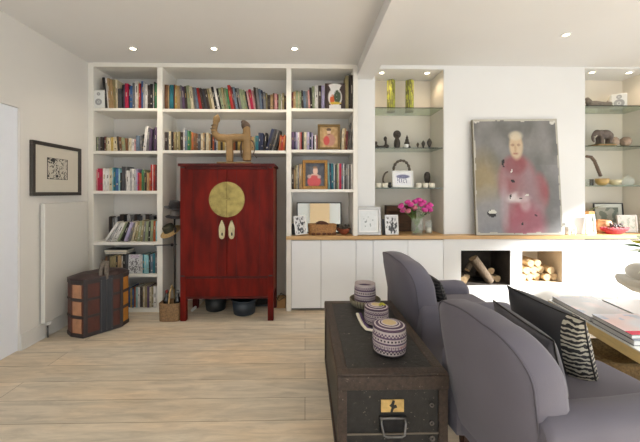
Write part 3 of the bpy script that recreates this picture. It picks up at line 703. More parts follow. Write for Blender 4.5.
# wooden box behind the flowers
yb = YB + .22
WOODD = mat('weathered_dark_wood', (92, 64, 42), .7, var=.5, scale=9, stretch=(1, 1, 8), bump=.6)
t = thing('wooden_trough', 'weathered dark wooden trough standing behind the pink roses', 'box', (PX(398, yb), yb, zw))
x0, x1 = PX(386, yb), PX(416, yb); zt = PZ(205.5, yb, 400)
b = MB(); b.box(x0, x1, yb + .05, yb + .08, zw + .001, zt); b.build('back_board', WOODD, t, bevel=.004)
b = MB(); b.box(x0, x1, yb - .02, yb + .05, zt - .07, zt); b.build('top_board', WOODD, t, bevel=.006)
b = MB(); b.box(x0, x0 + .03, yb - .02, yb + .05, zw + .001, zt - .07); b.build('side_board', WOODD, t, bevel=.004)
b = MB(); b.box(x1 - .03, x1, yb - .02, yb + .05, zw + .001, zt - .07); b.build('side_board', WOODD, t, bevel=.004)
# bouquet
yv = YB - .03; xv = PX(417, yv); rv = .068; hv = .2
t = thing('glass_vase', 'clear glass cylinder vase holding the pink roses', 'vase', (xv, yv, zw))
b = MB(); b.lathe([(.001, 0), (rv, 0), (rv, hv), (rv - .004, hv), (rv - .004, .012), (.001, .012)], (xv, yv, zw + .001), 32); b.build('vase_wall', GLASS, t)
WATER = mat('vase_water', (196, 216, 176), .05, alpha=.12, var=0)
b = MB(); b.lathe([(.001, 0), (rv - .006, 0), (rv - .006, .11), (.001, .11)], (xv, yv, zw + .0145), 28); b.build('water', WATER, t)
PINK = mat('rose_pink', (222, 64, 160), .6, var=.25, scale=40, sheen=.3); PINKP = mat('rose_pale_pink', (226, 128, 152), .6, var=.25, scale=40)
LEAF = mat('leaf_green', (62, 104, 44), .5, var=.4, scale=20); STEM = mat('stem_green', (104, 140, 62), .5, var=.3)
blooms = [(401.5, 207.5), (408, 203.5), (415.5, 203), (421, 206), (427, 208.5), (430, 206.5), (408.5, 212.5), (414.5, 209.5), (424.5, 211.5), (419, 201.5), (403.5, 211.5), (411, 206), (429.5, 211), (423.5, 203.5)]
for k, (u, v) in enumerate(blooms):
    yk = yv + random.uniform(-.05, .05); c = P(u, v - 1, yk); pale = k in (6, 7)
    t = thing('rose', 'pale pink rose low at the front of the bouquet' if pale else 'bright pink rose in the glass vase', 'flower', (xv + (c.x - xv) * .3, yv + (yk - yv) * .3, zw + .03), 'roses in the vase')
    ax = (c - Vector((xv, yv, zw + .12))).normalized(); R = Vector((0, 0, 1)).rotation_difference(ax).to_matrix().to_4x4()
    b = MB(); b.xf = Matrix.Translation(c) @ R
    for q, (r, h) in enumerate(((.036, .016), (.031, .026), (.023, .032), (.014, .034))):
        b.lathe([(.006, -.024), (r * .8, -.012), (r, h * .4), (r * (1.12 if q < 2 else .95), h), (r * .8, h * .85), (r * .5, -.01)], (0, 0, 0), 20, cap=False, wav=lambda a, kk, q=q: .1 * math.sin((5 - q) * a + q))
    b.ball((0, 0, .008), (.014, .014, .022), n=8)
    b.build('bloom', PINKP if pale else PINK, t, smooth=True)
    base = Vector((xv + (xv - c.x) * .25, yv + (yv - yk) * .3, zw + .02)); neck = Vector((xv + (c.x - xv) * .35, yv + (yk - yv) * .3, zw + hv))
    b = MB(); b.tube([base, base.lerp(neck, .5), neck, c - ax * .02], .003, 6); b.build('stem', STEM, t)
    b = MB()
    for s in range(3):
        a = random.uniform(0, 2 * PI); p0 = neck.lerp(c, .35 + .15 * s) ; d = Vector((math.cos(a), math.sin(a) * .7, random.uniform(-.2, .4))).normalized(); sd = d.cross(Vector((0, 0, 1))).normalized() * .016
        tip = p0 + d * .06; mid = p0 + d * .03 + Vector((0, 0, .004))
        b.face([p0, mid + sd, tip, mid - sd])
    b.build('leaves', LEAF, t)
# jug with candle to the right of the flowers
xj = PX(428.5, YB + .06); yj_ = YB + .06
t = thing('glass_lantern', 'clear glass holder with a cream candle right of the roses', 'candle holder', (xj, yj_, zw))
b = MB(); b.lathe([(.001, 0), (.042, 0), (.046, .08), (.038, .15), (.04, .16), (.036, .15), (.042, .08), (.038, .008), (.001, .008)], (xj, yj_, zw + .001), 28); b.build('holder', GLASS, t)
b = MB(); b.lathe([(.03, 0), (.03, .06), (.001, .062)], (xj, yj_, zw + .012), 20); b.build('candle', CANDLE, t)

# ================================================================= ALCOVE RIGHT OBJECTS
STONE = mat('grey_carved_stone', (134, 124, 112), .8, var=.35, scale=30, bump=.6)
Yq = YB + .1
def recl(b):
    b.tube([(-.1, 0, .03), (-.03, 0, .032), (.06, 0, .025), (.12, 0, .024)], [.034, .034, .03, .032]); b.ball((-.1, 0, .05), (.03, .03, .036)); b.ball((-.115, 0, .085), (.022, .02, .018)); b.ball((.12, 0, .03), (.03, .028, .028)); b.box(-.13, .15, -.03, .03, 0, .012)
    b.tube([(.1, 0, .045), (.105, 0, .07)], [.008, .004])
carve('reclining_animal', 598, Yq, gs[(2, 0)], recl, 'grey reclining animal carving on the top glass shelf, right alcove', m=STONE, rm=.006)
zq = gs[(2, 1)]
def f_eleph(b):
    R = Matrix.Rotation(-.15, 3, 'Y')
    b.ball((.02, 0, .115), (.085, .05, .055), rot=R); b.ball((.07, 0, .1), (.05, .046, .05)); b.ball((-.065, 0, .13), (.042, .036, .042)); b.ball((-.045, .035, .13), (.03, .01, .036)); b.ball((-.045, -.035, .13), (.03, .01, .036))
    b.tube([(-.095, 0, .125), (-.115, 0, .09), (-.115, 0, .05), (-.1, 0, .025)], [.022, .017, .013, .01])
    for x, y in ((-.035, -.028), (-.03, .028), (.075, -.028), (.085, .028)): b.tube([(x, y, .1), (x, y, .05), (x - .004, y, .0)], [.026, .02, .022])
    b.tube([(.11, 0, .13), (.13, 0, .08)], [.006, .004])
zs_ = zq + .03
t = thing('elephant_carving', 'grey carved elephant standing on folded green cloth, right alcove', 'ornament', (PX(602, Yq), Yq, zs_))
b = MB(); b.xf = Matrix.Translation((PX(602.5, Yq), Yq, zs_)) @ Matrix.Scale(1.08, 4); f_eleph(b); b.build('elephant_body', mat('elephant_grey', (112, 100, 92), .7, var=.35, scale=25, bump=.5), t, remesh=.006)
for sy in (-1, 1):
    b = MB(); b.xf = Matrix.Translation((PX(602.5, Yq), Yq, zs_)) @ Matrix.Scale(1.08, 4); b.tube([(-.085, .02 * sy, .1), (-.11, .028 * sy, .078), (-.13, .028 * sy, .085)], [.006, .005, .002], 8); b.build('tusk', CANDLE, t)
b = MB()
for k, (r, m) in enumerate(((.125, 0), (.12, 1), (.11, 0))): b.box(PX(602, Yq) - r, PX(602, Yq) + r * .92, Yq - .08, Yq + .08, zq + .001 + .0095 * k, zq + .009 + .0095 * k, m)
tag(b.build('folded_cloth', [mat('olive_cloth', (120, 122, 84), .9, var=.3), mat('rust_cloth', (188, 134, 92), .9, var=.3)], bevel=.003), 'folded green and rust cloth under the elephant', 'cloth')
SHELLM = mat('carved_gourd', (172, 150, 130), .7, var=.5, scale=28, bump=.4)
for u, w_, n in ((613.5, .05, 'left of the two round carved gourds by the elephant'), (625.5, .048, 'right of the two round carved gourds by the elephant')):
    x = PX(u, YB + .08); b = MB(); b.xf = Matrix.Translation((x, YB + .08, zq + .06)) @ Matrix.Rotation(.3 if u > 620 else -.2, 4, 'Y') @ Matrix.Scale(1.2, 4)
    b.lathe([(.012, -.05), (.03, -.045), (.046, -.02), (.048, 0), (.046, .02), (.03, .045), (.012, .05)], n=26, wav=lambda a, k: .03 * math.cos(8 * a))
    b.tube([(0, 0, 0), (.03 if u < 620 else -.03, 0, 0)], .008)
    tag(b.build('gourd', SHELLM), n, 'ornament', 'carved gourds')
zr = gs[(2, 2)]; Yr = YB + .1
t = thing('horn_ladle', 'horn ladle with curved beaded handle and yellow bowl, right alcove', 'ladle', (PX(602, Yr), Yr, zr))
xh = PX(602, Yr)
pts = [P(u, v, Yr) for u, v in ((587, 156.5), (591, 157), (594.5, 161), (597, 167), (599, 172), (601, 177))]
b = MB()
for a, c in zip(pts, pts[1:]):
    for q in range(3): b.ball(a.lerp(c, q / 3), (.021, .02, .018), n=8)
b.build('beaded_handle', mat('beads_brown', (122, 100, 84), .6, var=.6, scale=90), t)
b = MB(); b.lathe([(.001, 0), (.034, .004), (.066, .036), (.074, .085), (.067, .09), (.058, .045), (.001, .014)], (xh, Yr, zr + .001), 28); lab(b.build('ladle_bowl', mat('horn_yellow', (206, 172, 110), .35, var=.3, scale=12), t), 'pale yellow horn bowl')
b = MB(); x2 = PX(614.5, Yr); b.lathe([(.001, 0), (.03, .004), (.06, .036), (.07, .075), (.064, .075), (.054, .04), (.001, .012)], (x2 + .005, Yr, zr + .001), 28)
tag(b.build('shell_bowl', mat('pearl_shell', (224, 214, 178), .3, var=.25, scale=14)), 'pale pearly bowl beside the horn ladle', 'bowl')
x3 = PX(628, Yr)
t = thing('glass_jar', 'clear round glass jar at right of the pearly bowl', 'jar', (x3, Yr, zr))
b = MB(); b.lathe([(.001, 0), (.05, 0), (.066, .04), (.06, .08), (.04, .098), (.036, .098), (.056, .078), (.062, .04), (.047, .006), (.001, .006)], (x3, Yr, zr + .001), 28); b.build('jar_body', GLASS, t)
b = MB(); b.lathe([(.04, 0), (.042, .004), (.02, .018), (.01, .026), (.014, .036), (.001, .042)], (x3, Yr, zr + .1), 20); b.build('lid', GLASS, t)
for k, u in enumerate((587.3, 591.5)):
    x = PX(u, Yr + .1); b = MB(); b.lathe([(.001, 0), (.022, 0), (.024, .085), (.021, .085), (.019, .006), (.001, .006)], (x, Yr + .1, zr + .001), 20)
    tag(b.build('glass_tumbler', GLASS if k == 0 else mat('smoked_glass', (130, 130, 128), .05, alpha=.5, var=0)), ('clear' if k == 0 else 'smoky') + ' glass tumbler left of the horn ladle', 'glass', 'glass tumblers')
# lower right alcove
std_frame(594.5, 624, 203.5, YB + .24, .012, BLACKP, lambda s, t: (206, 208, 198) if (s > .86 or t > .88) else (110, 118, 104) if nz(s, t, 5, 4) > 0 else (160, 160, 146), 'dark framed green picture leaning behind the red basket', mw=.0, nm='framed_picture', tilt=.08)
std_frame(585.6, 595, 215, YB - .05, .012, WF, f_photo(14, (150, 168, 156), (226, 232, 226), .1), 'small white framed photograph left of the red basket', tilt=.08)
std_frame(619, 636, 215.5, YB + .08, .014, WF, f_photo(17, (196, 206, 196), (232, 234, 230), .1), 'white framed pale photograph right of the red basket', tilt=.1, rotz=-.15)
Yb = YB - .045; xb = PX(614.5, Yb)
t = thing('red_basket', 'wide red woven basket full of trinkets on the worktop', 'basket', (xb, Yb, zw))
REDW = mat('red_weave', (176, 32, 44), .6, var=.4, scale=60, bump=1, bscale=90)
b = MB(); b.lathe([(.08, 0), (.11, .02), (.16, .052), (.175, .08), (.17, .084), (.15, .055), (.1, .02), (.001, .012)], (xb, Yb, zw + .001), 44, wav=lambda a, k: .02 * math.cos(22 * a + 3 * k)); b.xf = Matrix()
o = b.build('woven_bowl', REDW, t); o.scale = (1, .42, 1)
b = MB()
for k in range(26): b.ball((xb + random.uniform(-.1, .12), Yb + random.uniform(-.028, .028), zw + .075 + random.uniform(-.01, .05)), random.uniform(.01, .018), n=8)
o = b.build('trinkets', mat('trinket_dark', (96, 80, 76), .5, var=.8, scale=40), t); o['kind'] = 'stuff'
b = MB(); xo = PX(603.5, YB + .1); b.lathe([(.05, 0), (.075, .03), (.085, .09), (.075, .15), (.05, .165), (.05, .158), (.07, .14), (.001, .02)], (xo, YB + .1, zw + .001), 32, wav=lambda a, k: .03 * math.cos(9 * a))
tag(b.build('orange_bowl', mat('carved_orange_wood', (202, 144, 98), .6, var=.4, scale=22, bump=.4)), 'round orange carved bowl behind the red basket', 'bowl')
b = MB(); xo = PX(588.5, YB + .2); b.box(xo - .045, xo + .04, YB + .15, YB + .25, zw + .001, zw + .27)
tag(b.build('wooden_box', mat('honey_wood', (196, 150, 92), .5, var=.2, stretch=(1, 1, 6)), bevel=.004), 'small honey wood box standing at left edge of right alcove', 'box')
b = MB()
for k in range(9):
    a = random.uniform(-.9, .9); p0 = Vector((xo, YB + .2, zw + .272)); tip = p0 + Vector((.1 + .14 * random.random(), random.uniform(-.04, .04), .02 + .06 * random.random() * (1 + a)))
    b.tube([p0, p0.lerp(tip, .5) + Vector((0, 0, .02)), tip], [.003, .002, .001], 5)
tag(b.build('dried_twigs', mat('twig', (128, 132, 100), .7)), 'dried twigs lying across the honey wood box', 'twigs')
# white wire animal at portrait's right
Yw = YB - .07
t = thing('white_wire_animal', 'small white sculpted animal on the worktop right of the portrait', 'ornament', (PX(570, Yw), Yw, zw))
def wa(b):
    b.ball((0, 0, .09), (.06, .03, .04)); b.ball((-.06, 0, .12), (.03, .022, .028)); b.tube([(-.08, 0, .12), (-.1, 0, .08), (-.09, 0, .05)], [.014, .01, .007])
    for x in (-.035, .04): 
        for y in (-.018, .018): b.tube([(x, y, .08), (x, y, 0)], [.016, .013])
    b.tube([(.055, 0, .1), (.08, 0, .07)], [.006, .004])
b = MB(); b.xf = Matrix.Translation((PX(570, Yw), Yw, zw + .001)); wa(b); b.build('animal_body', WF, t, remesh=.006)

# ================================================================= PORTRAIT
def f_port(s, t):
    n1, n2 = nz(s, t, 5, 11), nz(s, t, 14, 12)
    c = mixc((98, 98, 96), (122, 121, 120), .5 + n1 * 1.5)
    c = mixc(c, (150, 150, 156), max(0, s - .7) * 1.2 * (1 if t < .6 else .3))
    c = mixc(c, (158, 138, 96), ell(s, t, .1, .42, .2, .26, .9) * .7)
    c = mixc(c, (138, 138, 144), ell(s, t, .18, .14, .32, .22, .8) * .8)
    body = max(ell(s, t, .5, .44, .23, .25, .25), ell(s, t, .54, .18, .24, .32, .3), ell(s, t, .74, .36, .12, .17, .4))
    c = mixc(c, mixc((146, 78, 82), (142, 116, 122), .5 + n1 * 1.4 + (.55 - t) * .8), body * .88)
    c = mixc(c, (160, 88, 104), ell(s, t, .58, .1, .22, .17, .6) * .7)
    c = mixc(c, (122, 58, 62), ell(s, t, .47, .6, .13, .08, .6) * .6)
    c = mixc(c, (206, 196, 196), ell(s, t, .48, .32, .14, .045, .7) * (.5 + n2)); c = mixc(c, (196, 182, 182), ell(s, t, .58, .26, .06, .06, .7) * .5)
    c = mixc(c, (176, 168, 172), ell(s, t, .34, .25, .05, .22, .8) * .5)
    c = mixc(c, (186, 164, 136), ell(s, t, .5, .765, .08, .115, .35)); c = mixc(c, (190, 180, 160), ell(s, t, .5, .855, .08, .04, .5) * .8)
    c = mixc(c, (150, 124, 104), ell(s, t, .46, .775, .022, .012, .5)); c = mixc(c, (150, 124, 104), ell(s, t, .53, .775, .02, .012, .5))
    c = mixc(c, (156, 116, 100), ell(s, t, .49, .7, .03, .01, .5)); c = mixc(c, (172, 146, 118), ell(s, t, .49, .74, .015, .03, .5))
    for (a, d, e, g) in ((.34, .62, .015, .035), (.44, .46, .02, .012), (.19, .18, .04, .03), (.42, .33, .012, .02), (.55, .09, .012, .012), (.68, .17, .012, .01), (.53, .31, .012, .008)):
        if ell(s + n2 * .03, t + n1 * .02, a, d, e, g, .3) > .5: c = (26, 24, 26)
    for (a, d, e, g) in ((.2, .2, .035, .02), (.42, .56, .008, .03), (.96, .97, .03, .02), (.03, .98, .04, .01), (.6, .34, .02, .008)):
        if ell(s + n2 * .04, t, a, d, e, g, .3) > .6: c = (204, 202, 194)
    if min(s, 1 - s, t, 1 - t) < .012 + .01 * (n2 + .5): c = (176, 172, 160)
    return mixc(c, (168, 166, 164), max(0, n2) * .2)
BL, BR, TL, TR = P(475.5, 235.3, YF + .03), P(562, 233.6, YF + .03), P(471.8, 120, YB - .055), P(555.5, 119.2, YB - .055)
t = thing('portrait_canvas', 'large worn unframed canvas portrait of a man in red leaning on the wall', 'painting', (BL + BR) / 2)
WLOC[t.name] = (BL + BR) / 2
BL.z = BR.z = zw + .004
nx, ny = 90, 120; bm = bmesh.new(); cl = bm.loops.layers.float_color.new('Col')
nrm = (BR - BL).cross(TL - BL).normalized()
if nrm.y > 0: nrm = -nrm
def pp(i, j):
    s, tt = i / nx, j / ny; q = BL.lerp(BR, s).lerp(TL.lerp(TR, s), tt)
    return q + nrm * (.02 + .004 * nz(s, tt, 3, 20) * min(1, 12 * min(s, 1 - s, tt, 1 - tt)))
V = [[bm.verts.new(pp(i, j)) for i in range(nx + 1)] for j in range(ny + 1)]
for j in range(ny):
    for i in range(nx):
        f = bm.faces.new((V[j][i], V[j][i+1], V[j+1][i+1], V[j+1][i])); f.smooth = True; c = L3(f_port((i+.5)/nx, (j+.5)/ny))
        for l in f.loops: l[cl] = c
off = WLOC[t.name]; bmesh.ops.translate(bm, verts=bm.verts, vec=-off); me = bpy.data.meshes.new('painting'); bm.to_mesh(me); bm.free(); me.materials.append(PIC)
o = bpy.data.objects.new('painting', me); col.objects.link(o); o.parent = t
b = MB(); e = nrm * .013; k_ = nrm * -.016
b.hexa([BL + e, BR + e, BR + k_, BL + k_, TL + e, TR + e, TR + k_, TL + k_]); b.build('stretcher', mat('canvas_edge', (142, 134, 112), .8, var=.3, scale=30), t)

# ================================================================= LOGS
BARK = mat('log_bark', (122, 104, 84), .85, var=.5, scale=14, bump=1, stretch=(6, 6, 1)); ENDG = mat('log_end', (206, 176, 134), .8, var=.35, scale=30)
BIRCH = mat('pale_log_bark', (214, 184, 140), .8, var=.35, scale=14, bump=.6)
def log(p, q, r, m, label, group):
    p, q = Vector(p), Vector(q); d = (q - p).normalized(); L = (q - p).length
    b = MB(); b.xf = Matrix.Translation(p) @ Vector((0, 0, 1)).rotation_difference(d).to_matrix().to_4x4()
    w = lambda a, k: .09 * math.sin(3 * a + r * 90) + .05 * math.sin(7 * a + 1)
    b.lathe([(r, 0), (r * 1.02, L * .33), (r * .97, L * .66), (r, L)], n=18, cap=False, wav=w)
    b.lathe([(r * .99, .0), (.001, .0)], n=18, mi=1, cap=False, wav=w); b.lathe([(.001, L), (r * .99, L)], n=18, mi=1, cap=False, wav=w)
    tag(b.build('log', [m, ENDG]), label, 'log', group)
g1 = 'logs in the dark recess'; ya = YF + .1
log(P(473, 258, ya) , P(490, 281.5, ya) , .052, BARK, 'thick pale log leaning across the dark recess', g1)
log(P(467, 270, ya + .03), P(473, 259, ya + .09), .03, BARK, 'short log propped at left of the dark recess', g1)
hzf = hz0 + .002
log((h0a + .07, YF + .06, hzf + .05), (h0a + .09, YF + .38, hzf + .05), .045, BARK, 'log lying endwise at bottom left of the dark recess', g1)
log((h0a + .17, YF + .2, hzf + .045), (h0a + .2, YF + .38, hzf + .045), .04, BARK, 'log lying endwise behind the leaning log', g1)
log((h0a + .42, YF + .1, hzf + .05), (h0a + .43, YF + .38, hzf + .05), .045, BARK, 'dark log lying at the right of the dark recess', g1)
log((h0a + .51, YF + .12, hzf + .045), (h0a + .53, YF + .38, hzf + .045), .04, BARK, 'dark log lying in the right corner of the dark recess', g1)
log((h0a + .46, YF + .16, hzf + .13), (h0a + .48, YF + .38, hzf + .13), .04, SOOT, 'upper dark log at right of the dark recess', g1)
g2 = 'logs in the pale recess'; z0 = hz2 + .003; wv = h1b - h1a
k = 0
for row, (n, r) in enumerate(((5, .043), (4, .044), (2, .04))):
    for i in range(n):
        x = h1a + wv * (i + .5 + (.5 if row == 1 else 1.0 if row == 2 else 0)) / 5 ; zc = z0 + .05 + row * .083
        log((x, YF + .05 + .02 * ((i * 7) % 3), zc), (x + .003, YF + .38, zc), r, BIRCH, '%s split log from left in %s row of the pale recess' % (ORD[i] if i else 'first', ('bottom', 'middle', 'top')[row]), g2)

# ================================================================= LEFT WALL THINGS
def f_lino(s, t):
    if min(s, 1 - s) < .03 or min(t, 1 - t) < .03: return (38, 36, 36)
    v = nz(s, t, 5, 31) + .45 * nz(s, t, 12, 33)
    return (44, 42, 42) if abs(v) < .085 or v > .42 else (196, 190, 176)
# wall picture: facing +X at the left wall
def wallpt(u, v):
    r = ray(u, v); k = (XL + .03) / r.x; return Vector((XL + .03, r.y * k, EYE + r.z * k))
a, c = wallpt(32.5, 139.5), wallpt(81.5, 149); zb_ = wallpt(33, 196).z
wy = c.y - a.y; hh = (a.z + c.z) / 2 - zb_; cy = (a.y + c.y) / 2
t = thing('wall_print', 'black framed linocut print with wide cream mount on the left wall', 'picture', (XL + .001, cy, zb_))
M = Matrix.Translation((XL + .001, cy, zb_)) @ Matrix.Rotation(PI / 2, 4, 'Z')
fw = .035
b = MB(); b.xf = M
for q in ((-wy/2, wy/2, -.03, -.0, 0, fw), (-wy/2, wy/2, -.03, 0, hh - fw, hh), (-wy/2, -wy/2 + fw, -.03, 0, fw, hh - fw), (wy/2 - fw, wy/2, -.03, 0, fw, hh - fw)): b.box(*q)
b.build('frame', mat('dark_frame', (62, 58, 54), .4, var=.2), t, bevel=.003)
b = MB(); b.xf = M; b.box(-wy/2 + fw * .6, wy/2 - fw * .6, -.014, -.003, fw * .6, hh - fw * .6); b.build('mount', mat('cream_mount', (208, 202, 188), .8, var=.02), t)
y0p, y1p = wallpt(48.5, 170).y, wallpt(69, 170).y; zc0, zc1 = wallpt(58, 179.5).z, wallpt(58, 158.5).z
picture('print', y1p - y0p, zc1 - zc0, 60, 50, f_lino, M @ Matrix.Translation(((y0p + y1p) / 2 - cy, -.0155, zc0 - zb_)), t)
# tall flat radiator
ra, rb = wallpt(42, 204), wallpt(84, 204)
rz1 = wallpt(42, 203.5).z; rz0 = wallpt(42, 324).z
t = thing('radiator', 'tall flat white panel radiator on the left wall', 'radiator', (XL + .01, (ra.y + rb.y) / 2, rz0))
RADM = mat('radiator_enamel', (214, 211, 204), .4, var=.01)
b = MB(); b.box(XL + .012, XL + .055, ra.y, min(rb.y + .05, YF - .08), rz0, rz1); b.build('panel', RADM, t, bevel=.008, seg=3)
for dz in (.2, rz1 - rz0 - .25):
    b = MB(); b.box(XL + .0005, XL + .012, ra.y + .15, ra.y + .2, rz0 + dz, rz0 + dz + .05); b.build('bracket', RADM, t)
yv_ = ra.y + .06
b = MB(); b.tube([(XL + .035, yv_, rz0), (XL + .035, yv_, .11)], .008, 10); b.tube([(XL + .035, yv_, .11), (XL + .035, yv_, .002)], .007, 10); b.build('pipe', STEEL, t)
b = MB(); b.tube([(XL + .035, yv_, .12), (XL + .035, yv_, .155)], .015, 12); b.tube([(XL + .035, yv_, .14), (XL + .075, yv_, .14)], [.013, .015], 12); b.build('valve', mat('valve_white', (216, 214, 210), .35, var=.05), t)

# ================================================================= LEATHER CHEST
LEA = mat('red_brown_leather', (86, 44, 34), .5, var=.4, scale=9, bump=.3); TANL = mat('tan_leather', (182, 132, 98), .6, var=.3, scale=14, bump=.3)
OCH = mat('ochre_leather', (186, 124, 46), .55, var=.3, scale=14); STRAP = mat('dark_strap', (52, 44, 44), .5, var=.3, scale=20); 
B_, C_ = PH(83, 339), PH(121, 327.5); A_, D_ = PH(70.5, 337.2), PH(129.3, 322)
hC = .56
u_ = (C_ - B_).normalized(); n_ = Vector((-u_.y, u_.x, 0))
Bk = [D_ + n_ * .16 + u_ * .0, C_ + n_ * .32 - u_ * .01, B_ + n_ * .3, A_ + n_ * .12]
# keep the chest off the wall
foot = [A_, B_, C_, D_, Bk[0], Bk[1], Bk[2], Bk[3]]
foot = [Vector((max(p.x, XL + .03), p.y, 0)) for p in foot]
cc = sum(foot, Vector()) / 8
t = thing('leather_chest', 'eight-sided old leather storage chest with studded straps by the left wall', 'chest', (cc.x, cc.y, 0))
def fp(sc, ): return [((p - cc) * sc + cc) for p in foot]
b = MB(); q = fp(.975); b.prism([(p.x, p.y) for p in q], .012, hC - .02); b.build('body', LEA, t)
q = fp(1.0)
for z0_, z1_ in ((0.002, .04), (.185, .21), (.35, .375), (hC - .05, hC - .012)):
    b = MB(); b.prism([(p.x, p.y) for p in q], z0_, z1_); b.build('band', STRAP, t, bevel=.003, seg=1)
b = MB(); q2 = fp(1.005); q3 = fp(.6)
b.rings([[(p.x, p.y, hC - .012) for p in q2], [(p.x, p.y, hC) for p in q2], [(p.x, p.y, hC + .03) for p in q3]]); b.build('lid', mat('lid_leather', (60, 42, 40), .5, var=.3, scale=12), t)
def face_panels(p0, p1, m, nm):
    for z0_, z1_ in ((.045, .18), (.215, .345), (.38, hC - .055)):
        d = (p1 - p0); nn = Vector((d.y, -d.x, 0)).normalized() * .004; a0, a1 = p0 + d * .16 - nn * 1.0, p0 + d * .86 - nn * 1.0
        b = MB(); f0, f1 = a0 + nn * 2, a1 + nn * 2
        b.hexa([(f0.x, f0.y, z0_), (f1.x, f1.y, z0_), (a1.x, a1.y, z0_), (a0.x, a0.y, z0_), (f0.x, f0.y, z1_), (f1.x, f1.y, z1_), (a1.x, a1.y, z1_), (a0.x, a0.y, z1_)]); b.build(nm, m, t, bevel=.002, seg=1)
q = fp(.99)
face_panels(q[0], q[1], TANL, 'side_panel'); face_panels(q[2], q[3], OCH, 'side_panel')
fd = (q[2] - q[1]); fn_ = Vector((fd.y, -fd.x, 0)).normalized()
STUD = mat('strap_studs', (128, 126, 120), .4, .6, var=.3)
for fr, wd in ((.0, .035), (.42, .07), (.56, .07), (.97, .03)):
    a0 = q[1] + fd * fr + fn_ * .003; a1 = a0 + fd.normalized() * wd; b0, b1 = a0 + fn_ * .008, a1 + fn_ * .008
    b = MB(); b.hexa([(b0.x, b0.y, .01), (b1.x, b1.y, .01), (a1.x, a1.y, .01), (a0.x, a0.y, .01), (b0.x, b0.y, hC), (b1.x, b1.y, hC), (a1.x, a1.y, hC), (a0.x, a0.y, hC)]); b.build('upright_strap', mat('blueblack_strap', (48, 52, 60), .5, var=.4, scale=60) if wd > .05 else STRAP, t, bevel=.002, seg=1)
    if wd > .05:
        b = MB()
        for k in range(22):
            for s in (.012, wd - .012):
                p = b0 + fd.normalized() * s; b.ball((p.x, p.y, .03 + k * .0235), .0045, n=6)
        o = b.build('studs', STUD, t)
# carrying loop on the top
pc = q[1] + fd * .55 - fn_ * .02
b = MB(); b.tube([(pc.x - .02, pc.y - .02, hC - .04), (pc.x - .03, pc.y, hC + .06), (pc.x - .01, pc.y + .02, hC + .15), (pc.x + .01, pc.y + .03, hC + .14), (pc.x + .02, pc.y + .01, hC + .04), (pc.x + .03, pc.y, hC - .03)], [.016, .02, .022, .022, .02, .016], 10)
lab(b.build('hasp_loop', mat('worn_grey_strap', (116, 106, 96), .7, var=.5, scale=50), t), 'worn grey upright carrying strap')
b = MB(); b.tube([(pc.x - .04, pc.y + .05, hC + .0), (pc.x - .045, pc.y + .05, hC + .07), (pc.x - .03, pc.y + .05, hC + .12), (pc.x - .02, pc.y + .05, hC + .02)], .014, 8); b.build('rear_loop', mat('dark_red_strap', (66, 34, 30), .6), t)
# black cable along baseboard
b = MB(); b.tube([(XL + .02, yv_ + .1, .148), (XL + .02, 3.2, .152), (XL + .025, 3.45, .16), (XL + .03, YF - .02, .17)], .005, 8)
tag(b.build('cable', BLACKP), 'black cable running along the left baseboard', 'cable')

# ================================================================= RED CABINET
LAC = mat('red_lacquer', (112, 20, 8), .5, var=.6, scale=3.2, stretch=(3, 3, .8), spec=.15); LACD = mat('dark_red_lacquer', (84, 20, 14), .5, var=.4, scale=5, stretch=(4, 4, 1), spec=.25)
LACS = mat('orange_side_lacquer', (150, 62, 30), .4, var=.25, scale=5)  # orange light falling on the cabinet's side is put into this colour
YC = 3.43; cx0, cx1 = PX(180, YC), PX(273.3, YC); zt = PZ(163.5, YC, 225); YCb = YC + .44
t = thing('red_wedding_cabinet', 'tall red lacquered two-door cabinet with round brass plate', 'cabinet', ((cx0 + cx1) / 2, YC + .22, 0))
zL = PZ(298, YC, 225); zM = PZ(277.5, YC, 225); zD = PZ(274.5, YC, 225)
lw = .062
for nm, (x, y) in (('leg', (cx0, YC)), ('leg', (cx1 - lw, YC)), ('leg', (cx0, YCb - lw)), ('leg', (cx1 - lw, YCb - lw))):
    b = MB(); b.box(x, x + lw, y, y + lw, 0.001, zt - .03); b.build(nm, LACD if y > YC else LAC, t, bevel=.004)
for xs_ in (cx0 + .012, cx1 - .03):
    b = MB(); b.box(xs_, xs_ + .02, YC + .05, YCb - .05, zL, zt - .03); b.build('side_board', LACS, t)
b = MB(); b.box(cx0 + .05, cx1 - .05, YCb - .03, YCb - .015, zL, zt - .03); b.build('back_board', LACD, t)
b = MB(); b.box(cx0 + .03, cx1 - .03, YC + .04, YCb - .02, zM - .02, zM); b.build('bottom_board', LACD, t)
b = MB(); b.box(cx0 + lw, cx1 - lw, YC + .012, YC + .035, zL + .01, zM - .005); b.build('apron', LAC, t, bevel=.003)
b = MB(); b.box(cx0 + .02, cx1 - .02, YC + .003, YC + .03, zM - .012, zM + .012); b.box(cx0 + .03, cx1 - .03, YC + .006, YC + .03, zL - .012, zL + .012); b.build('lower_rail', LACD, t, bevel=.004)
b = MB(); b.box(cx0 - .018, cx1 + .018, YC - .02, YCb + .01, zt - .03, zt); b.build('top_board', LACD, t, bevel=.006)
b = MB(); b.box(cx0 + lw, cx1 - lw, YC + .006, YC + .03, zt - .06, zt - .03); b.build('top_rail', LACD, t, bevel=.003)
xm = PX(227, YC); dl, dr = cx0 + .045, cx1 - .045; dz0, dz1 = zM + .014, zt - .062
for a, c in ((dl, xm - .0015), (xm + .0015, dr)):
    b = MB(); b.box(a, c, YC - .004, YC + .022, dz0, dz1); o = b.build('door', LAC, t, bevel=.003)
    b = MB(); b.box(a + .1, a + .103, YC - .006, YC - .003, dz0, dz1); b.box(c - .103, c - .1, YC - .006, YC - .003, dz0, dz1); b.build('door_seam', LACD, o)
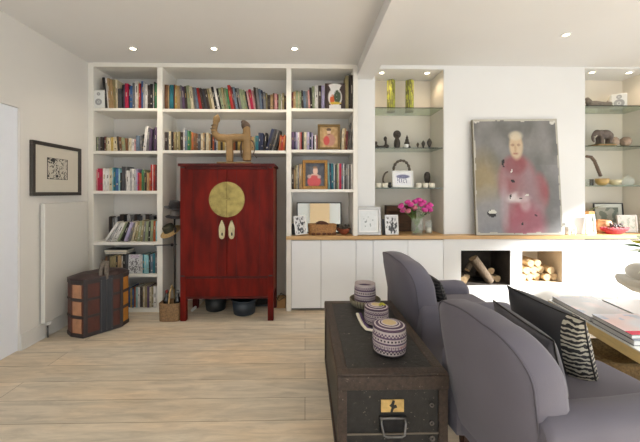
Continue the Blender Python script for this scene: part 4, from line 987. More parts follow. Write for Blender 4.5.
# brass roundel
yc_, zc_ = YC - .006, PZ(199.5, YC, 225.5); rR = 17.6 * YC / F
for sgn in (-1, 1):
    b = MB(); n = 28
    pl = [(xm + sgn * .001, zc_ - rR)] + [(xm + sgn * (.001 + rR * math.sin(PI * k / n)), zc_ - rR * math.cos(PI * k / n)) for k in range(1, n)] + [(xm + sgn * .001, zc_ + rR)]
    b.slab(pl, yc_ - .004, yc_); 
    for k in range(12):
        a = PI * (k + .5) / 12; b.ball((xm + sgn * rR * .93 * math.sin(a), yc_ - .005, zc_ - rR * .93 * math.cos(a)), .006, n=6)
    b.build('brass_plate', BRASS, t, bevel=.0015, seg=1)
b = MB(); b.box(xm - .035, xm + .035, yc_ - .016, yc_ - .004, zc_ - .006, zc_ + .012); b.build('latch_bar', BRASS, t, bevel=.004)
for sgn in (-1, 1):
    xx = xm + sgn * .052; zz = PZ(221, YC, 226)
    pl = []
    for k in range(26):
        a = 2 * PI * k / 26; rr = 1 + .08 * math.cos(5 * a); pl.append((xx + .034 * rr * math.sin(a) * (1 - .25 * math.cos(a)), zz - .095 + .1 * math.cos(a)))
    b = MB(); b.slab(pl, yc_ - .01, yc_ - .004); b.ball((xx, yc_ - .01, zz), .01, n=8); b.build('pull', PEWTER, t, bevel=.002, seg=1)
    b = MB(); b.ball((xx + .003, yc_ - .011, zz - .14), (.009, .003, .02), n=8); b.build('pull_motif', IRON, t)
    for z_ in (zM + .012, zt - .05):
        b = MB(); xa = cx0 + .01 if sgn < 0 else cx1 - .05; b.box(xa, xa + .04, YC - .008, YC + .002, z_, z_ + .012); b.build('corner_hinge', BLACKP, t)

# carved stool-like animal on the cabinet
WOODL = mat('carved_pale_wood', (146, 116, 74), .6, var=.3, scale=12, stretch=(1, 1, 1), bump=.5); WOODK = mat('carved_dark_head', (88, 70, 56), .6, var=.4, scale=20)
YS = YC + .1; K = YS / F
def S(u, v): return P(u, v, YS)
t = thing('carved_animal', 'carved wooden bench-like animal with two heads on top of the red cabinet', 'carving', (PX(236, YS), YS, zt))
b = MB()
b.tube([S(216.6, 121), S(215, 126), S(214, 130), S(215, 134), S(219, 137.5), S(226, 138.5), S(236, 137.6), S(246, 137.5)], [.028, .032, .034, .038, .044, .046, .044, .042], 12)
b.tube([S(246.5, 126), S(247, 140), S(247, 161)], [.042, .044, .05], 12)
b.box(PX(226.5, YS), PX(233, YS), YS - .035, YS + .035, zt + .02, PZ(139, YS, 230))
b.build('carved_body', WOODL, t, remesh=.009)
b = MB(); b.ball(S(216.6, 119.5), (.04, .034, .046)); b.ball(S(213.8, 122), (.014, .014, .012)); b.ball(S(217.5, 116), (.018, .016, .02)); b.build('pale_head', WOODL, t, remesh=.007)
b = MB()
for u, v in ((214.5, 125.5), (213.6, 129), (214.2, 132.3), (216.6, 135.3)): b.lathe([(.034, -.004), (.039, 0), (.034, .004)], S(u, v), 14)
b.build('neck_rings', WOODK, t)
b = MB(); b.ball(S(245.8, 126), (.05, .044, .06), rot=Matrix.Rotation(-.5, 3, 'Y')); b.ball(S(243.6, 121.5), (.024, .022, .02)); b.tube([S(242.5, 121.5), S(240.8, 122.5)], [.014, .006]); b.build('dark_head', WOODK, t, remesh=.007)
b = MB(); b.box(PX(218, YS), PX(252, YS), YS - .07, YS + .07, zt + .0015, zt + .022); b.build('foot_board', WOODL, t, bevel=.008)
b = MB(); b.tube([S(253, 141), S(255, 148), S(253.5, 154), S(257, 158)], [.005, .006, .006, .005], 8); b.tube([S(249, 140), S(253, 141)], .006, 8); b.build('tail', WOODK, t)
b = MB(); b.tube([S(242, 140), S(240.6, 147), S(241.6, 154), S(242.5, 158)], [.008, .012, .012, .008], 8); b.build('inner_post', WOODK, t)

# hats on a stand, wine basket, pots
FELT = mat('dark_felt', (46, 44, 46), .9, var=.2, sheen=.3); STRAW = mat('straw', (196, 164, 112), .8, var=.3, scale=60, bump=.5); OLIVE = mat('olive_felt', (62, 60, 44), .9, var=.3)
YH = 3.66
xp = PX(174.5, YH)
t = thing('hat_stand', 'slender black stand behind the cabinet carrying hats', 'stand', (xp, YH, 0))
b = MB(); b.tube([(xp, YH, .02), (xp, YH, PZ(212, YH, 175))], .009, 10); b.build('pole', IRON, t)
b = MB(); b.lathe([(.1, 0), (.1, .012), (.03, .02), (.012, .03)], (xp, YH, .001), 24); b.build('base', IRON, t)
b = MB(); zp = PZ(244.5, YH, 165); b.tube([(PX(155.5, YH - .03), YH - .06, zp), (xp + .03, YH - .01, zp)], .006, 8); b.ball((xp - .02, YH - .02, zp), .018); b.build('peg', IRON, t)
def hat(u, v, sc, m, bm_, label, tiltx=0, tilty=0, brim_m=None):
    c = P(u, v, YH - .01)
    t = thing('hat', label, 'hat', c, 'hats on the stand'); M = Matrix.Translation(c) @ Matrix.Rotation(tiltx, 4, 'X') @ Matrix.Rotation(tilty, 4, 'Y') @ Matrix.Scale(sc, 4)
    b = MB(); b.xf = M; b.lathe([(.07, .0), (.072, .05), (.064, .09), (.035, .1), (.001, .092)], n=24, cap=False); b.build('crown', m, t, smooth=True)
    b = MB(); b.xf = M; b.lathe([(.07, .002), (.1, -.004), (.125, .004), (.126, .008), (.1, .0), (.07, .006)], n=28, cap=False); b.build('brim', brim_m or m, t, smooth=True)
    b = MB(); b.xf = M; b.lathe([(.073, .006), (.0745, .03), (.0735, .03), (.072, .006)], n=24, cap=False); b.build('band', bm_, t)
hat(174.5, 208, .9, FELT, BLACKP, 'dark felt hat topmost on the stand', .1, .15)
hat(175.5, 217, .85, mat('grey_felt', (112, 106, 102), .9), BLACKP, 'grey felt hat directly beneath the topmost one', .15, .1)
hat(171, 232, .95, OLIVE, STRAW, 'olive hat with tan brim lowest on the stand', .5, -.3, brim_m=STRAW)
# walking stick
b = MB(); b.tube([(xp + .035, YH - .08, .02), (xp + .03, YH - .06, .75), (xp + .028, YH - .05, .98)], [.008, .01, .012], 10); b.ball((xp + .028, YH - .05, .98), .017)
tag(b.build('walking_stick', mat('stick_dark', (54, 48, 46), .4, var=.3)), 'dark walking stick leaning behind the red cabinet', 'stick')
t = weave('wine_basket', 'square wicker basket holding bottles beside the red cabinet', 'basket', PX(157.3, 3.42), PX(179.2, 3.42), 3.42, 3.6, .0, .19, mat('wicker_tan', (150, 118, 82), .75, var=.45, scale=60, bump=1, bscale=90), .04)
hx = WLOC[t.name].x
b = MB(); b.tube([(hx - .0, 3.43, .17), (hx + .0, 3.46, .3), (hx + .0, 3.51, .37), (hx, 3.56, .3), (hx, 3.59, .17)], .009, 8); b.build('handle', STRAW, t)
BOT = mat('dark_bottle_glass', (24, 26, 24), .08, var=.1, coat=.5)
for k, (dx, dy, m_) in enumerate(((-.055, 3.51, mat('cap_red', (120, 36, 30), .4)), (.07, 3.5, mat('cap_grey', (120, 120, 124), .3, .6)))):
    t = thing('wine_bottle', ('dark wine bottle with red-brown cap, left in the wicker basket', 'dark wine bottle with grey cap, right in the wicker basket')[k], 'bottle', (hx + dx, dy, .015), 'bottles in the wicker basket')
    b = MB(); b.lathe([(.001, 0), (.036, 0), (.036, .19), (.03, .215), (.014, .24), (.014, .3), (.001, .3)], (hx + dx, dy, .016), 20); b.build('bottle_body', BOT, t)
    b = MB(); b.lathe([(.0155, .27), (.0155, .302), (.001, .303)], (hx + dx, dy, .016), 16); b.build('cap', m_, t)
POT = mat('black_pot', (34, 36, 38), .45, var=.2); POTB = mat('blue_black_pot', (36, 46, 56), .4, var=.2)
for (u0, u1, vb, h, m, lb) in ((202, 224, 313, .17, POT, 'black round pot on the floor beneath the red cabinet, left'), (230, 254.5, 317, .17, POTB, 'blue-black round pot on the floor beneath the red cabinet, right')):
    c = PH((u0 + u1) / 2, vb); Yp = c.y + .12; r = (PX(u1, Yp) - PX(u0, Yp)) / 2
    t = thing('round_pot', lb, 'pot', (c.x, Yp, 0), 'pots beneath the red cabinet'); 
    b = MB(); b.lathe([(r * .78, 0), (r * .86, .01), (r, h), (r * .97, h), (r * .8, .02), (.001, .02)], (c.x, Yp, .001), 32); b.build('pot_body', m, t)
    b = MB(); b.lathe([(r * .99, h - .012), (r * 1.05, h - .01), (r * 1.05, h + .004), (r * .96, h + .004)], (c.x, Yp, .001), 32, cap=False); b.build('rim', m, t)
c = PH(262, 304); slab_thing('black_tray', 'flat black tray on the bookcase floor right of the pots', 'tray', c.x - .07, c.x + .1, 3.86, 4.05, .14, .17, POT).location.z = .001
b = MB(); p0, p1 = PH(192, 312), PH(203, 301.5); b.tube([p0 + Vector((0, 0, .018)), p1 + Vector((0, 0, .018))], .016, 12)
tag(b.build('white_tube', WHITEPL), 'white rolled tube lying on the floor left of the black pot', 'tube')
c = PH(281.5, 310); slab_thing('small_crate', 'small tan box on the floor right of the red cabinet', 'box', PX(276.5, 3.8), PX(285.5, 3.8), 3.8, 3.95, .001, .11, mat('cardboard', (176, 138, 92), .8))
b = MB(); b.tube([P(276, 296, 3.76), P(279, 301, 3.76), P(283, 298, 3.77), P(286, 296.5, 3.78), P(281, 293, 3.78), P(277, 300, 3.77), P(276.5, 307, 3.76)], .005, 8)
tag(b.build('looped_cable', BLACKP), 'looped black cable above the small tan box', 'cable')

# ================================================================= TRUNK
TB = mat('trunk_black_canvas', (38, 37, 36), .5, var=.45, scale=16, bump=.35, bscale=40); TW = mat('trunk_brown_wood', (68, 54, 45), .5, var=.5, scale=10, stretch=(5, 1, 5), bump=.4)
# scattered pale scuffs are part of the worn surface
def scuff(m, amount=.62):
    nt_ = m.node_tree; N = nt_.nodes; b = N['Principled BSDF']; src = b.inputs['Base Color'].links[0].from_socket
    tc = N.new('ShaderNodeTexCoord'); v = N.new('ShaderNodeTexNoise'); v.inputs['Scale'].default_value = 46; v.inputs['Detail'].default_value = 6; v.inputs['Roughness'].default_value = .75
    nt_.links.new(tc.outputs['Object'], v.inputs['Vector']); r = N.new('ShaderNodeValToRGB'); r.color_ramp.elements[0].position = amount; r.color_ramp.elements[1].position = amount + .04
    nt_.links.new(v.outputs['Fac'], r.inputs['Fac']); mx = N.new('ShaderNodeMix'); mx.data_type = 'RGBA'; nt_.links.new(r.outputs['Color'], mx.inputs['Factor'])
    nt_.links.new(src, mx.inputs['A']); mx.inputs['B'].default_value = L3((150, 140, 124)); nt_.links.new(mx.outputs['Result'], b.inputs['Base Color'])
scuff(TB, .63); scuff(TW, .64)
yT0 = 1.56; xT0, xT1 = PX(337.8, yT0), PX(448.5, yT0); hT = PZ(374, yT0, 390); yT1 = 2.62
t = thing('steamer_trunk', 'old black travelling trunk with brown wood edging and metal handle', 'trunk', ((xT0 + xT1) / 2, (yT0 + yT1) / 2, 0))
zl = PZ(390, yT0, 390)
b = MB(); b.box(xT0 + .012, xT1 - .012, yT0 + .012, yT1 - .012, .015, zl); b.build('body', TB, t, bevel=.004)
b = MB(); b.box(xT0 + .004, xT1 - .004, yT0 + .004, yT1 - .004, zl + .002, hT - .004); lid = b.build('lid', TB, t, bevel=.005)
e = .055
b = MB()
for q in ((xT0, xT1, yT0, yT0 + .06, hT - .012, hT), (xT0, xT1, yT1 - .06, yT1, hT - .012, hT), (xT0, xT0 + e, yT0 + .06, yT1 - .06, hT - .012, hT), (xT1 - e, xT1, yT0 + .06, yT1 - .06, hT - .012, hT)): b.box(*q)
b.build('top_edging', TW, lid, bevel=.004)
b = MB()
for q in ((xT0 - .002, xT1 + .002, yT0 - .002, yT0 + .01, zl, hT - .012), (xT0 - .002, xT0 + .01, yT0 + .01, yT1, zl, hT - .012), (xT1 - .01, xT1 + .002, yT0 + .01, yT1, zl, hT - .012)): b.box(*q)
b.build('lid_band', TW, lid, bevel=.003)
for x in (xT0 + .001, xT1 - .046):
    b = MB(); b.box(x, x + .045, yT0 + .001, yT0 + .014, .02, zl - .002); b.build('corner_batten', TW, t, bevel=.003)
for y in (yT0 + .001, yT1 - .05):
    b = MB(); b.box(xT0 + .001, xT0 + .014, y + .014, y + .05, .02, zl - .002); b.build('corner_batten', TW, t, bevel=.003)
b = MB(); b.box(xT0, xT1, yT0, yT1, .001, .03); b.build('base_rail', TW, t, bevel=.004)
b = MB(); zz = PZ(435, yT0, 390); b.box(xT0 + .046, xT1 - .046, yT0 + .006, yT0 + .013, zz - .004, zz + .002); b.build('seam', mat('worn_seam', (120, 110, 98), .6), t)
# ochre label patch with torn black shape
x0, x1 = PX(381.5, yT0), PX(404.3, yT0); z0_, z1_ = PZ(413, yT0, 390), PZ(401, yT0, 390)
b = MB(); b.box(x0, x1, yT0 + .006, yT0 + .0125, z0_, z1_); b.build('paper_label', mat('ochre_label', (212, 176, 108), .7, var=.3, scale=30), t)
def torn(pts, nm):
    b = MB(); b.slab([(x0 + (x1 - x0) * a, z0_ + (z1_ - z0_) * c) for a, c in pts], yT0 + .0035, yT0 + .0065); b.build(nm, BLACKP, t)
torn([(.4, 0), (.5, .02), (.55, .3), (.7, .4), (.66, .62), (.56, .6), (.6, .95), (.5, 1), (.44, .7), (.36, .55), (.46, .4), (.42, .2)], 'torn_patch')
# metal handle
x0, x1 = PX(380, yT0), PX(406, yT0); za, zb2 = PZ(417.5, yT0, 390), PZ(433.5, yT0, 390)
b = MB(); b.box(x0 + .002, x1 - .002, yT0 + .004, yT0 + .012, zb2 + .0, za); b.build('handle_plate', IRON, t, bevel=.003)
b = MB(); b.tube([(x0 + .006, yT0 + .0, za - .004), (x0 + .005, yT0 - .012, za - .025), (x0 + .014, yT0 - .024, zb2 + .008), (x0 + .03, yT0 - .028, zb2 + .004), (x1 - .03, yT0 - .028, zb2 + .004), (x1 - .014, yT0 - .024, zb2 + .008), (x1 - .005, yT0 - .012, za - .025), (x1 - .006, yT0, za - .004)], .0055, 10)
b.build('handle', STEEL, t)
b = MB(); b.tube([(x0, yT0 + .001, za - .004), (x1, yT0 + .001, za - .004)], .007, 10); b.build('hinge_pin', STEEL, t)
for u, v in ((432, 405.5), (432, 423.5), (432, 438)):
    c = P(u, v, yT0 + .004); b = MB()
    if v > 437:
        b.lathe([(.006, 0), (.014, 0), (.014, .003), (.006, .003)], (c.x, yT0 + .0, c.z), 16, axis='y', cap=False)
    else: b.lathe([(.006, -.008), (.011, -.008), (.011, -.003), (.006, -.003)], (c.x, yT0 + .0, c.z), 16, axis='y', cap=False)
    b.build('stencil_mark', mat('stencil', (110, 104, 98), .7, var=.5, scale=80), t)

# woven pots on trunk
def weave_fn(h, scheme):
    def f(a, z, p):
        tz = z / h; k = int((a / (2 * PI) + .5) * 36)
        W_, N_, U_, R_ = (194, 182, 182), (56, 48, 58), (98, 78, 102), (150, 60, 76)
        if p.length < 0: return W_
        band = int(tz * 17 + .01)
        fx = (a / (2 * PI) + .5) * 30 % 1
        if band in (0, 16): return N_ if band == 0 else W_
        if band in (2, 3): return W_ if (fx < .5) != (band == 3) else N_
        if band in (5, 6, 7): 
            key = (fx < .16) or (band == 5 and fx < .66) or (band == 7 and fx > .34) or (band == 6 and .5 < fx < .66)
            return W_ if key else (R_ if scheme and a > -1.2 and a < .6 else U_)
        if band in (10, 11): return W_ if abs(fx - .5) < .28 + .2 * (band - 10.5) else N_
        if band in (13, 14): return W_ if (fx < .5) == (band == 13) else U_
        return W_ if band % 2 else U_
    return f
def woven_pot(c, r, h, label, scheme=0, lid=True, name='woven_pot'):
    t = thing(name, label, 'basket', c, 'woven pots on the trunk')
    b = MB(); n = 120; m = 42
    prof = [(r * .9, 0)] + [(r * (.97 + .05 * math.sin(PI * k / m)), .003 + (h - .003) * k / m) for k in range(m + 1)]
    if not lid: prof += [(r * .9, h), (r * .88, h - .03)]
    b.lathe(prof, c, n, color=weave_fn(h, scheme)); b.build('woven_body', PICW, t)
    if lid:
        def f(a, z, p):
            q = math.hypot(p.x, p.y) / r
            return (206, 184, 140) if q < .42 else ((90, 70, 92) if int(q * 14) % 2 else (208, 198, 200))
        b = MB(); b.lathe([(r * .985, h - .004), (r, h + .004)] + [(r * (1 - k / 12), h + .006 + .016 * math.sin(PI / 2 * k / 12)) for k in range(0, 12)], c, 72, color=f); b.build('woven_lid', PICW, t)
    return t
hz_ = hT + .001
def onT(u, v): return PH(u, v, hz_)
c = onT(390.7, 352.5); rbig = 16.6 * c.y / F
woven_pot((c.x, c.y + .03, hz_), rbig, 25 * c.y / F, 'largest woven pot with red and purple key pattern, nearest on the trunk', 1)
c = onT(378, 325); 
tt = woven_pot((c.x, c.y + .05, hz_), 12.2 * c.y / F, 15.5 * c.y / F, 'squat woven pot with tan lid, between the other two pots')
b = MB(); pm = WLOC[tt.name]; b.ball((pm.x + .035, pm.y - .01, hz_ + 15.5 * c.y / F + .026), (.018, .012, .007)); b.ball((pm.x + .05, pm.y - .02, hz_ + 15.5 * c.y / F + .022), (.01, .01, .006)); b.ball((pm.x + .02, pm.y - .03, hz_ + 15.5 * c.y / F + .024), (.012, .007, .005))
lab(b.build('lid_tassel', mat('lime_felt', (186, 184, 70), .8, var=.4), tt), 'lime green tassel on the lid')
c = onT(366.3, 307.5)
pw = Vector((c.x, c.y + .055, hz_)); rw = 15.2 * pw.y / F; hw = .055
t = thing('shallow_basket', 'shallow ribbed grey basket under the purple woven pot', 'basket', pw)
b = MB(); b.lathe([(rw * .8, 0), (rw * .86, .004), (rw * .98, hw * .6), (rw, hw), (rw * .95, hw + .002), (rw * .9, hw * .6), (rw * .8, .01), (.001, .008)], pw, 96, wav=lambda a, k: .018 * math.cos(32 * a), color=lambda a, z, p: (150, 142, 118) if math.cos(32 * a) > -.3 else (104, 92, 76)); b.build('woven_bowl', PICW, t)
woven_pot((pw.x, pw.y, hz_ + .011), 10.4 * pw.y / F, 21 * pw.y / F, 'open purple woven pot standing in the shallow ribbed basket', 0, lid=False)
# shell-fringed band on the trunk
pts = [onT(u, v) for u, v in ((357.5, 315), (359.5, 320), (362.5, 326), (366.5, 330.5), (372, 331.5), (375.5, 331.8))]
t = thing('beaded_band', 'cream and purple beaded band lying on the trunk beside the pots', 'textile', pts[2])
for nm, off_, m_ in (('shell_edge', 0, CANDLE), ('purple_edge', .02, mat('purple_thread', (84, 62, 104), .8, var=.4, scale=60))):
    b = MB()
    for a, c in zip(pts, pts[1:]):
        for q in range(4):
            p = a.lerp(c, q / 4); b.ball((p.x + off_, p.y + off_ * .4, hz_ + .008), (.013, .011, .008), n=8)
    o = b.build(nm, m_, t)

# ================================================================= ARMCHAIRS
CH = mat('grey_upholstery', (98, 95, 106), .85, var=.08, scale=4, sheen=.12, bump=.12, bscale=300); CHP = mat('grey_piping', (84, 81, 90), .8)
LEGW = mat('dark_leg_wood', (58, 34, 24), .4, var=.2)
def rrect(w, h, r, n=8, x0=0, z0=0):
    pts = []
    for cx, cz, a0 in ((w/2 - r, h - r, 0), (-w/2 + r, h - r, 90), (-w/2 + r, r, 180), (w/2 - r, r, 270)):
        for k in range(n + 1):
            a = math.radians(a0 + 90 * k / n); pts.append((x0 + cx + r * math.cos(a), z0 + cz + r * math.sin(a)))
    return pts
def armchair(loc, rot, label, W=.80, D=.95, H=.82):
    """faces +x, width along y, origin at rear centre on the floor"""
    t = thing('armchair', label, 'armchair', loc, 'grey armchairs'); M = Matrix.Translation(Vector(loc)) @ Matrix.Rotation(rot, 4, 'Z')
    # backrest: stack of outline rings through its thickness, leaning backwards
    hw = W / 2 - .03; r = .17; n = 12; O = []
    for k in range(0, 6): O.append((-hw + .02 - .02 * k / 5, .16 + (H - r - .16) * k / 5))
    for k in range(1, n): a = PI - PI / 2 * k / n; O.append((-hw + r + r * math.cos(a), H - r + r * math.sin(a)))
    for k in range(0, 9): O.append((-hw + r + (2 * hw - 2 * r) * k / 8, H + .015 * math.sin(PI * k / 8)))
    O += [(-y, z) for y, z in O[:5 + n][::-1]]
    zc = .5
    def outline(q, x):
        pts = []
        for y, z in O:
            y2, z2 = y * (1 - q), zc + (z - zc) * (1 - q)
            pts.append((x + .13 - .13 * max(0, z2 - .12) / .75 + .06 * (abs(y2) / (W / 2)) ** 3, y2, z2))
        return pts
    b = MB(); b.xf = M
    b.rings([outline(q, x) for q, x in ((.9, -.012), (.6, -.012), (.35, -.011), (.15, -.008), (.03, 0), (0, .014), (-.008, .07), (0, .12), (.04, .15), (.12, .168), (.3, .178), (.6, .182), (.9, .182))])
    o = b.build('backrest', CH, t)
    b = MB(); b.xf = M; pts = outline(.012, .002); b.tube(pts, .004, 8); b.build('piping', CHP, o)
    # seat base and cushion
    b = MB(); b.xf = M; b.box(.12, D - .03, -W/2 + .03, W/2 - .03, .17, .375); b.build('seat_base', CH, t, bevel=.03, seg=4)
    b = MB(); b.xf = M; b.box(.2, D, -W/2 + .135, W/2 - .135, .37, .5); o = b.build('seat_cushion', CH, t, bevel=.045, seg=5)
    b = MB(); b.xf = M; b.tube([(D - .008, -W/2 + .17, .472), (D - .008, W/2 - .17, .472)], .005, 8); b.build('piping', BLACKP, o)
    for s in (-1, 1):
        y = s * (W / 2 - .07); R = []
        for x, k in ((.1, .9), (.13, 1), (.5, 1.0), (D - .12, 1.0), (D - .06, .97), (D - .03, .86), (D - .02, .6)):
            zt_ = .61 - (.015 if x > .3 else 0) ; hw = .072 * k; z1 = .17 + (zt_ - .17) * (1 - (1 - k) * .6)
            ring = [(x, y - hw, .17)] + [(x, y + hw * math.cos(PI - PI * q / 12), z1 - .06 + .06 * math.sin(PI * q / 12)) for q in range(13)] + [(x, y + hw, .17)]
            R.append(ring)
        b = MB(); b.xf = M; b.rings(R); b.build('arm', CH, t)
        for x in (.17, D - .1):
            b = MB(); b.xf = M; yy_ = s * (W/2 - .1); b.rings([[(x + dx * q, yy_ + dy * q, z) for dx, dy in ((-1, -1), (1, -1), (1, 1), (-1, 1))] for z, q in ((.001, .014), (.19, .026))], smooth=False); b.build('leg', LEGW, t, bevel=.002, seg=1)
    return t, M
c1, M1 = armchair((.695, 1.375, 0), math.radians(8), 'grey upholstered armchair nearest the camera, holding the large black cushion', W=.65, D=.94, H=.87)
c2, M2_ = armchair((.68, 2.51, 0), math.radians(4), 'grey upholstered armchair further away, beside the far end of the trunk', W=.72, D=.84, H=.89)

# cushions
def zebra_material(nm='zebra_print', light=(178, 172, 156)):
    m = bpy.data.materials.new(nm); m.use_nodes = True; nt_ = m.node_tree; N = nt_.nodes; b = N['Principled BSDF']; b.inputs['Roughness'].default_value = .8
    tc = N.new('ShaderNodeTexCoord'); w = N.new('ShaderNodeTexWave'); w.bands_direction = 'Z'; w.inputs['Scale'].default_value = 13; w.inputs['Distortion'].default_value = 5; w.inputs['Detail'].default_value = 2; w.inputs['Detail Scale'].default_value = 2.2
    r = N.new('ShaderNodeValToRGB'); r.color_ramp.interpolation = 'CONSTANT'; r.color_ramp.elements[0].color = L3((30, 29, 31)); r.color_ramp.elements[1].color = L3(light); r.color_ramp.elements[1].position = .56
    nt_.links.new(tc.outputs['Object'], w.inputs['Vector']); nt_.links.new(w.outputs['Fac'], r.inputs['Fac']); nt_.links.new(r.outputs['Color'], b.inputs['Base Color']); return m
ZEB = zebra_material(); ZEB2 = zebra_material('dark_speckle', (72, 70, 68)); CUB = mat('black_cushion_cloth', (44, 44, 49), .85, var=.12, scale=6, sheen=.2); CUG = mat('charcoal_cushion_cloth', (74, 73, 80), .85, var=.1, sheen=.2)
def cushion(c, wdir, updir, w, h, th, mats, label, split=None, seam=True):
    c = Vector(c); W_ = Vector(wdir).normalized(); U_ = Vector(updir).normalized(); U_ = (U_ - W_ * U_.dot(W_)).normalized(); Nn = W_.cross(U_).normalized()
    t = thing('cushion', label, 'cushion', c - U_ * h / 2); M = Matrix.Translation(c) @ Matrix((W_, U_, Nn)).transposed().to_4x4()
    n = 26; b = MB(); b.xf = M
    def pt(i, j, sd):
        u, v = 2 * i / n - 1, 2 * j / n - 1
        e = (1 - u * u) * (1 - v * v); px = u * w / 2 * (1 - .05 * (1 - v * v)); py = v * h / 2 * (1 - .05 * (1 - u * u))
        return (px, py, sd * (th / 2) * e ** .42)
    for sd in (-1, 1):
        V = [[b.bm.verts.new(M @ Vector(pt(i, j, sd))) for i in range(n + 1)] for j in range(n + 1)]
        for j in range(n):
            for i in range(n):
                f = b.bm.faces.new((V[j][i], V[j][i+1], V[j+1][i+1], V[j+1][i])); f.smooth = True
                if split is not None and (i + .5) / n > split: f.material_index = 1
    bmesh.ops.remove_doubles(b.bm, verts=b.bm.verts, dist=1e-5)
    b.build('cushion_cover', mats, t)
    b = MB(); b.xf = M; e = [pt(i, 0, 0) for i in range(n + 1)] + [pt(n, j, 0) for j in range(1, n + 1)] + [pt(i, n, 0) for i in range(n - 1, -1, -1)] + [pt(0, j, 0) for j in range(n - 1, 0, -1)]
    b.tube(e + [e[0]], .004, 6, cap=False); b.build('piping', BLACKP, t)
    return t
def corner_cushion(TL, TR, BR, th, mats, label, split=None, push=0):
    w_, u_2 = (TR - TL), (TR - BR); c = (TL + BR) / 2 + Vector((push, 0, 0))
    return cushion(c, w_, u_2, w_.length * 1.04, u_2.length * 1.04, th, mats, label, split)
corner_cushion(P(505, 286, 1.78), P(577, 319, 1.42), P(606, 402, 1.47), .19, [CUB, ZEB], 'large black cushion with zebra striped side on the nearest armchair', split=.8)
corner_cushion(P(496, 303, 1.64), P(555, 343, 1.25), P(566, 400, 1.29), .12, [CUG], 'charcoal cushion between the large black cushion and the chair back')
corner_cushion(P(423, 272, 2.66), P(440, 283, 2.38), P(447, 313, 2.42), .12, [ZEB2], 'small dark patterned cushion on the further armchair')

# ================================================================= COFFEE TABLE
TAB = mat('pale_oak_table', (196, 172, 116), .45, var=.15, scale=6, stretch=(8, 1, 8)); 
tz = .43
e0, e1 = PH(548, 300, tz), PH(640, 352, tz)
xt = e0.x; yt1 = e0.y; yt0 = 1.45; xt1 = 3.15
sk = (e1.x - e0.x) / (e1.y - e0.y)
t = thing('coffee_table', 'low pale oak coffee table with glass top right of the armchairs', 'table', ((xt + xt1) / 2, (yt0 + yt1) / 2, 0))
def tx(y): return xt + sk * (y - yt1)
def quad(x_in, y0, y1, z0, z1, x_out):
    return [(tx(y0) + x_in, y0, z0), (tx(y0) + x_out, y0, z0), (tx(y1) + x_out, y1, z0), (tx(y1) + x_in, y1, z0), (tx(y0) + x_in, y0, z1), (tx(y0) + x_out, y0, z1), (tx(y1) + x_out, y1, z1), (tx(y1) + x_in, y1, z1)]
wT = 1.05
b = MB(); b.hexa(quad(0, yt0, yt1, tz - .075, tz - .004, .05)); b.hexa(quad(wT - .05, yt0, yt1, tz - .075, tz - .004, wT)); b.hexa(quad(.05, yt1 - .05, yt1, tz - .075, tz - .004, wT - .05)); b.hexa(quad(.05, yt0, yt0 + .05, tz - .075, tz - .004, wT - .05)); b.build('frame', TAB, t, bevel=.003)
b = MB(); b.hexa(quad(.0, yt0, yt1, tz - .003, tz + .004, wT)); b.build('glass_top', mat('table_top_white_glass', (206, 208, 204), .12, var=.02), t)
for a in (.0, wT - .06):
    for y in (yt0 + .001, yt1 - .061):
        b = MB(); b.hexa(quad(a, y, y + .06, .001, tz - .075, a + .06)); b.build('leg', TAB, t, bevel=.003)
# big picture books along the table edge
def f_cov(seed, base=(206, 210, 220)):
    return lambda s, t: mixc(base, (150, 170, 200) if nz(s, t, 3, seed) > .1 else (226, 196, 196), max(0, nz(s, t, 2, seed + 4) * 1.5))
def table_book(y0, y1, off, w, z, th, label, cov, seed, cr=(90, 92, 98)):
    m = mat('tablebook_' + str(seed), cr, .4, var=.1); x_ = lambda y: tx(y) + off
    t = thing('picture_book', label, 'book', (x_((y0 + y1) / 2) + w / 2, (y0 + y1) / 2, z), 'picture books on the coffee table')
    def q(a0, a1, z0, z1, i=0): return [(x_(y0 + i) + a0, y0 + i, z0), (x_(y0 + i) + a1, y0 + i, z0), (x_(y1 - i) + a1, y1 - i, z0), (x_(y1 - i) + a0, y1 - i, z0), (x_(y0 + i) + a0, y0 + i, z1), (x_(y0 + i) + a1, y0 + i, z1), (x_(y1 - i) + a1, y1 - i, z1), (x_(y1 - i) + a0, y1 - i, z1)]
    b = MB(); b.hexa(q(0, w, z, z + .0035)); b.hexa(q(0, w, z + th - .0035, z + th)); b.build('cover', m, t)
    b = MB(); b.hexa(q(.004, w - .004, z + .0035, z + th - .0035, .004)); b.build('pages', mat('book_pages_white', (206, 206, 204), .8, var=.1, scale=200, stretch=(1, 1, 30)), t)
    n = 24; bm = bmesh.new(); cl_ = bm.loops.layers.float_color.new('Col')
    V = [[bm.verts.new((x_(y0 + (y1 - y0) * j / n) + w * i / n, y0 + (y1 - y0) * j / n, z + th + .0006)) for i in range(n + 1)] for j in range(n + 1)]
    for j in range(n):
        for i in range(n):
            f = bm.faces.new((V[j][i], V[j][i+1], V[j+1][i+1], V[j+1][i]))
            for l in f.loops: l[cl_] = L3(cov(i / n, j / n))
    bmesh.ops.translate(bm, verts=bm.verts, vec=-WLOC[t.name]); me = bpy.data.meshes.new('cover_picture'); bm.to_mesh(me); bm.free(); me.materials.append(mat('glossy_print', attr=True, rough=.25, var=.03)); o = bpy.data.objects.new('cover_picture', me); col.objects.link(o); o.parent = t
zb_ = tz + .0045
table_book(2.3, 2.76, .02, .36, zb_, .035, 'grey picture book at the far corner of the coffee table', f_cov(2, (170, 172, 178)), 2)
table_book(1.93, 2.285, .02, .36, zb_, .035, 'white-topped picture book under the red-spined one on the table', f_cov(5), 5)
table_book(1.94, 2.28, .015, .34, zb_ + .0375, .028, 'picture book with red corner topmost at the table edge', lambda s, t: (206, 44, 78) if (t < .14 and s < .5) else f_cov(8, (216, 218, 228))(s, t), 8)
